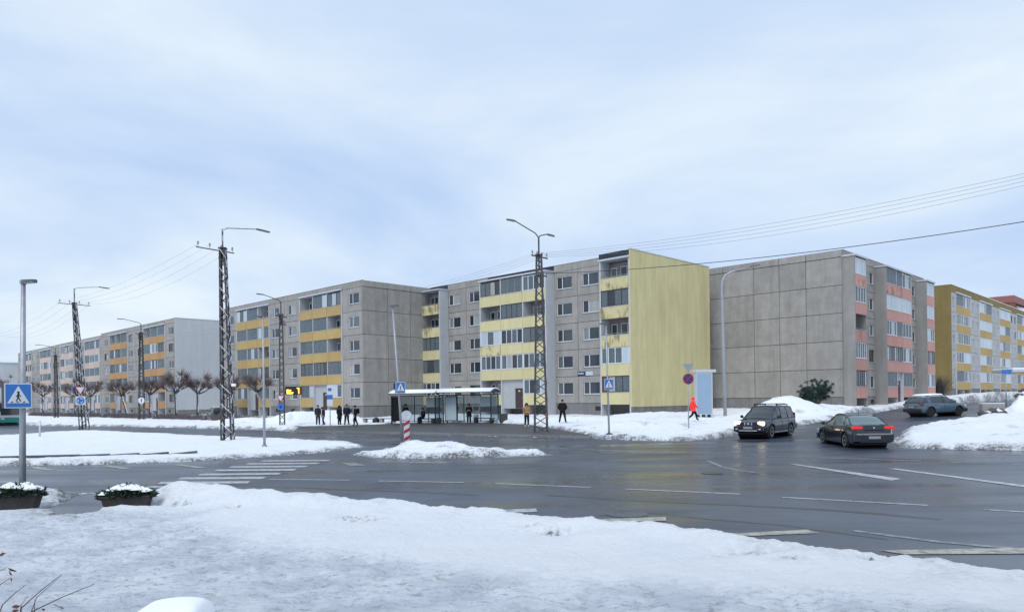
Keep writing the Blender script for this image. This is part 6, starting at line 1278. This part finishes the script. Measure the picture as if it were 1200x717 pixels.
person('shorter person in dark clothes leaning in with knees bent at the bus stop pole', (-17.15, 67.0), R(-60), dict(knL=(.11, -.1, .5), anL=(.12, .12, .09), toL=(.14, -.05, .035), chest=(0, -.05, 1.3), neck=(0, -.07, 1.46), head=(0, -.1, 1.56), crown=(0, -.11, 1.67)), 'coat_navy', 'trouser_blue', 'hat', H=1.66, dz=Y0, bulk=1.1)
person('person in a long black coat, left of the three waiting together', (-15.6, 66.6), R(150), None, 'coat_black', 'trouser_black', 'hood', H=1.72, bulk=1.25, hatm='coat_black', extra=dict(skirt=.35), dz=Y0)
person('tall person in a dark navy jacket, middle of the three waiting together', (-14.9, 66.4), R(10), dict(anL=(.17, .02, .09), toL=(.2, -.14, .035), anR=(-.17, .02, .09), toR=(-.2, -.14, .035)), 'coat_navy', 'trouser_black', 'hair', hatm='hair_dark', H=1.86, bulk=1.12, dz=Y0)
person('person with a backpack stepping toward the kerb', (-13.6, 63.9), R(-70), dict(knL=(.11, -.12, .52), anL=(.12, -.10, .1), toL=(.13, -.27, .05), knR=(-.11, .05, .5), anR=(-.12, .22, .12), toR=(-.13, .08, .04)), 'coat_black', 'trouser_black', 'hat', H=1.78, bulk=1.1, extra=dict(pack=1), dz=Y0)
p = at(.95, .55); person('person in a dark coat standing inside the left bus shelter', p, SA + R(20), None, 'coat_black', 'trouser_blue', 'hood', H=1.72, hatm='hat_dark', dz=Y0)
SIT = dict(pelvis=(0, .05, .55), waist=(0, .04, .72), chest=(0, .02, .95), neck=(0, -.02, 1.1), head=(0, -.06, 1.2), crown=(0, -.06, 1.31), shL=(.19, .02, 1.04), shR=(-.19, .02, 1.04), elL=(.24, -.02, .78), elR=(-.24, -.02, .78), wrL=(.12, -.26, .70), wrR=(-.12, -.26, .70), haL=(.05, -.33, .70), haR=(-.05, -.33, .70), hipL=(.1, 0, .53), hipR=(-.1, 0, .53), knL=(.12, -.42, .52), knR=(-.12, -.42, .52), anL=(.12, -.45, .1), anR=(-.12, -.42, .1), toL=(.13, -.62, .04), toR=(-.13, -.58, .04))
p = at(2.75, .55); person('person seated on the bench in the left bus shelter', p, SA + R(-35), SIT, 'coat_black', 'trouser_black', 'hood', H=1.75, hatm='coat_grey', dz=Y0, bulk=1.15)
p = at(7.35, .6); person('person in black leaning on the bench end in the right bus shelter', p, SA + R(25), dict(pelvis=(0, .1, .85), waist=(0, .08, 1.0), chest=(0, .02, 1.2), neck=(0, -.03, 1.36), head=(0, -.09, 1.45), crown=(0, -.1, 1.56), shL=(.19, 0, 1.3), shR=(-.19, 0, 1.3), elL=(.24, .0, 1.02), elR=(-.24, .0, 1.02), wrL=(.1, -.2, 1.05), wrR=(-.1, -.2, 1.05), haL=(.05, -.26, 1.1), haR=(-.05, -.26, 1.1), hipL=(.1, .08, .82), hipR=(-.1, .08, .82), knL=(.1, -.08, .46), knR=(-.1, -.08, .46), anL=(.11, -.12, .09), anR=(-.11, -.12, .09), toL=(.12, -.29, .04), toR=(-.12, -.29, .04)), 'coat_black', 'trouser_black', 'hood', H=1.78, bulk=1.2, hatm='coat_black', extra=dict(skirt=.3), dz=Y0)
bag('bag', 'small grey bag on the bench end in the right bus shelter', 'bag', (*at(7.95, .45), gz(*at(7.95, .45)) + .13 + .45), .7, 'bag_grey')
person('person in a tan and white jacket with a dark hat beside the two-lamp pylon', (1.1, 56.0), R(15), dict(wrL=(.1, -.2, 1.06), haL=(.04, -.24, 1.08), wrR=(-.1, -.2, 1.06), haR=(-.04, -.24, 1.08), elL=(.27, .02, 1.12), elR=(-.27, .02, 1.12)), 'jacket_tan', 'trouser_black', 'hood', 'shoe_white', H=1.76, hatm='hat_dark', dz=.1)
person('person in black standing legs apart in the snow, hands in pockets', (4.0, 58.6), R(165), dict(anL=(.24, .02, .09), toL=(.27, -.14, .035), knL=(.17, -.02, .5), anR=(-.24, .02, .09), toR=(-.27, -.14, .035), knR=(-.17, -.02, .5), elL=(.33, .06, 1.16), elR=(-.33, .06, 1.16), wrL=(.22, -.06, .98), wrR=(-.22, -.06, .98), haL=(.17, -.09, .92), haR=(-.17, -.09, .92)), 'coat_black', 'trouser_black', 'hair', H=1.84, bulk=1.22, hatm='hair_dark', dz=.2)
person('person in a bright red jacket striding past the pale blue cabinet', (13.55, 55.2), R(95), dict(knL=(.1, -.24, .55), anL=(.1, -.32, .14), toL=(.1, -.48, .1), knR=(-.1, .08, .5), anR=(-.1, .42, .22), toR=(-.1, .36, .06), elL=(.24, .14, 1.14), wrL=(.2, .1, .92), haL=(.2, .06, .84), elR=(-.24, -.1, 1.14), wrR=(-.18, -.26, 1.0), haR=(-.17, -.33, .96)), 'jacket_red', 'trouser_black', 'hood', hatm='jacket_red', H=1.78, bulk=1.12, dz=.2, extra=dict(skirt=.22))
finish_people()
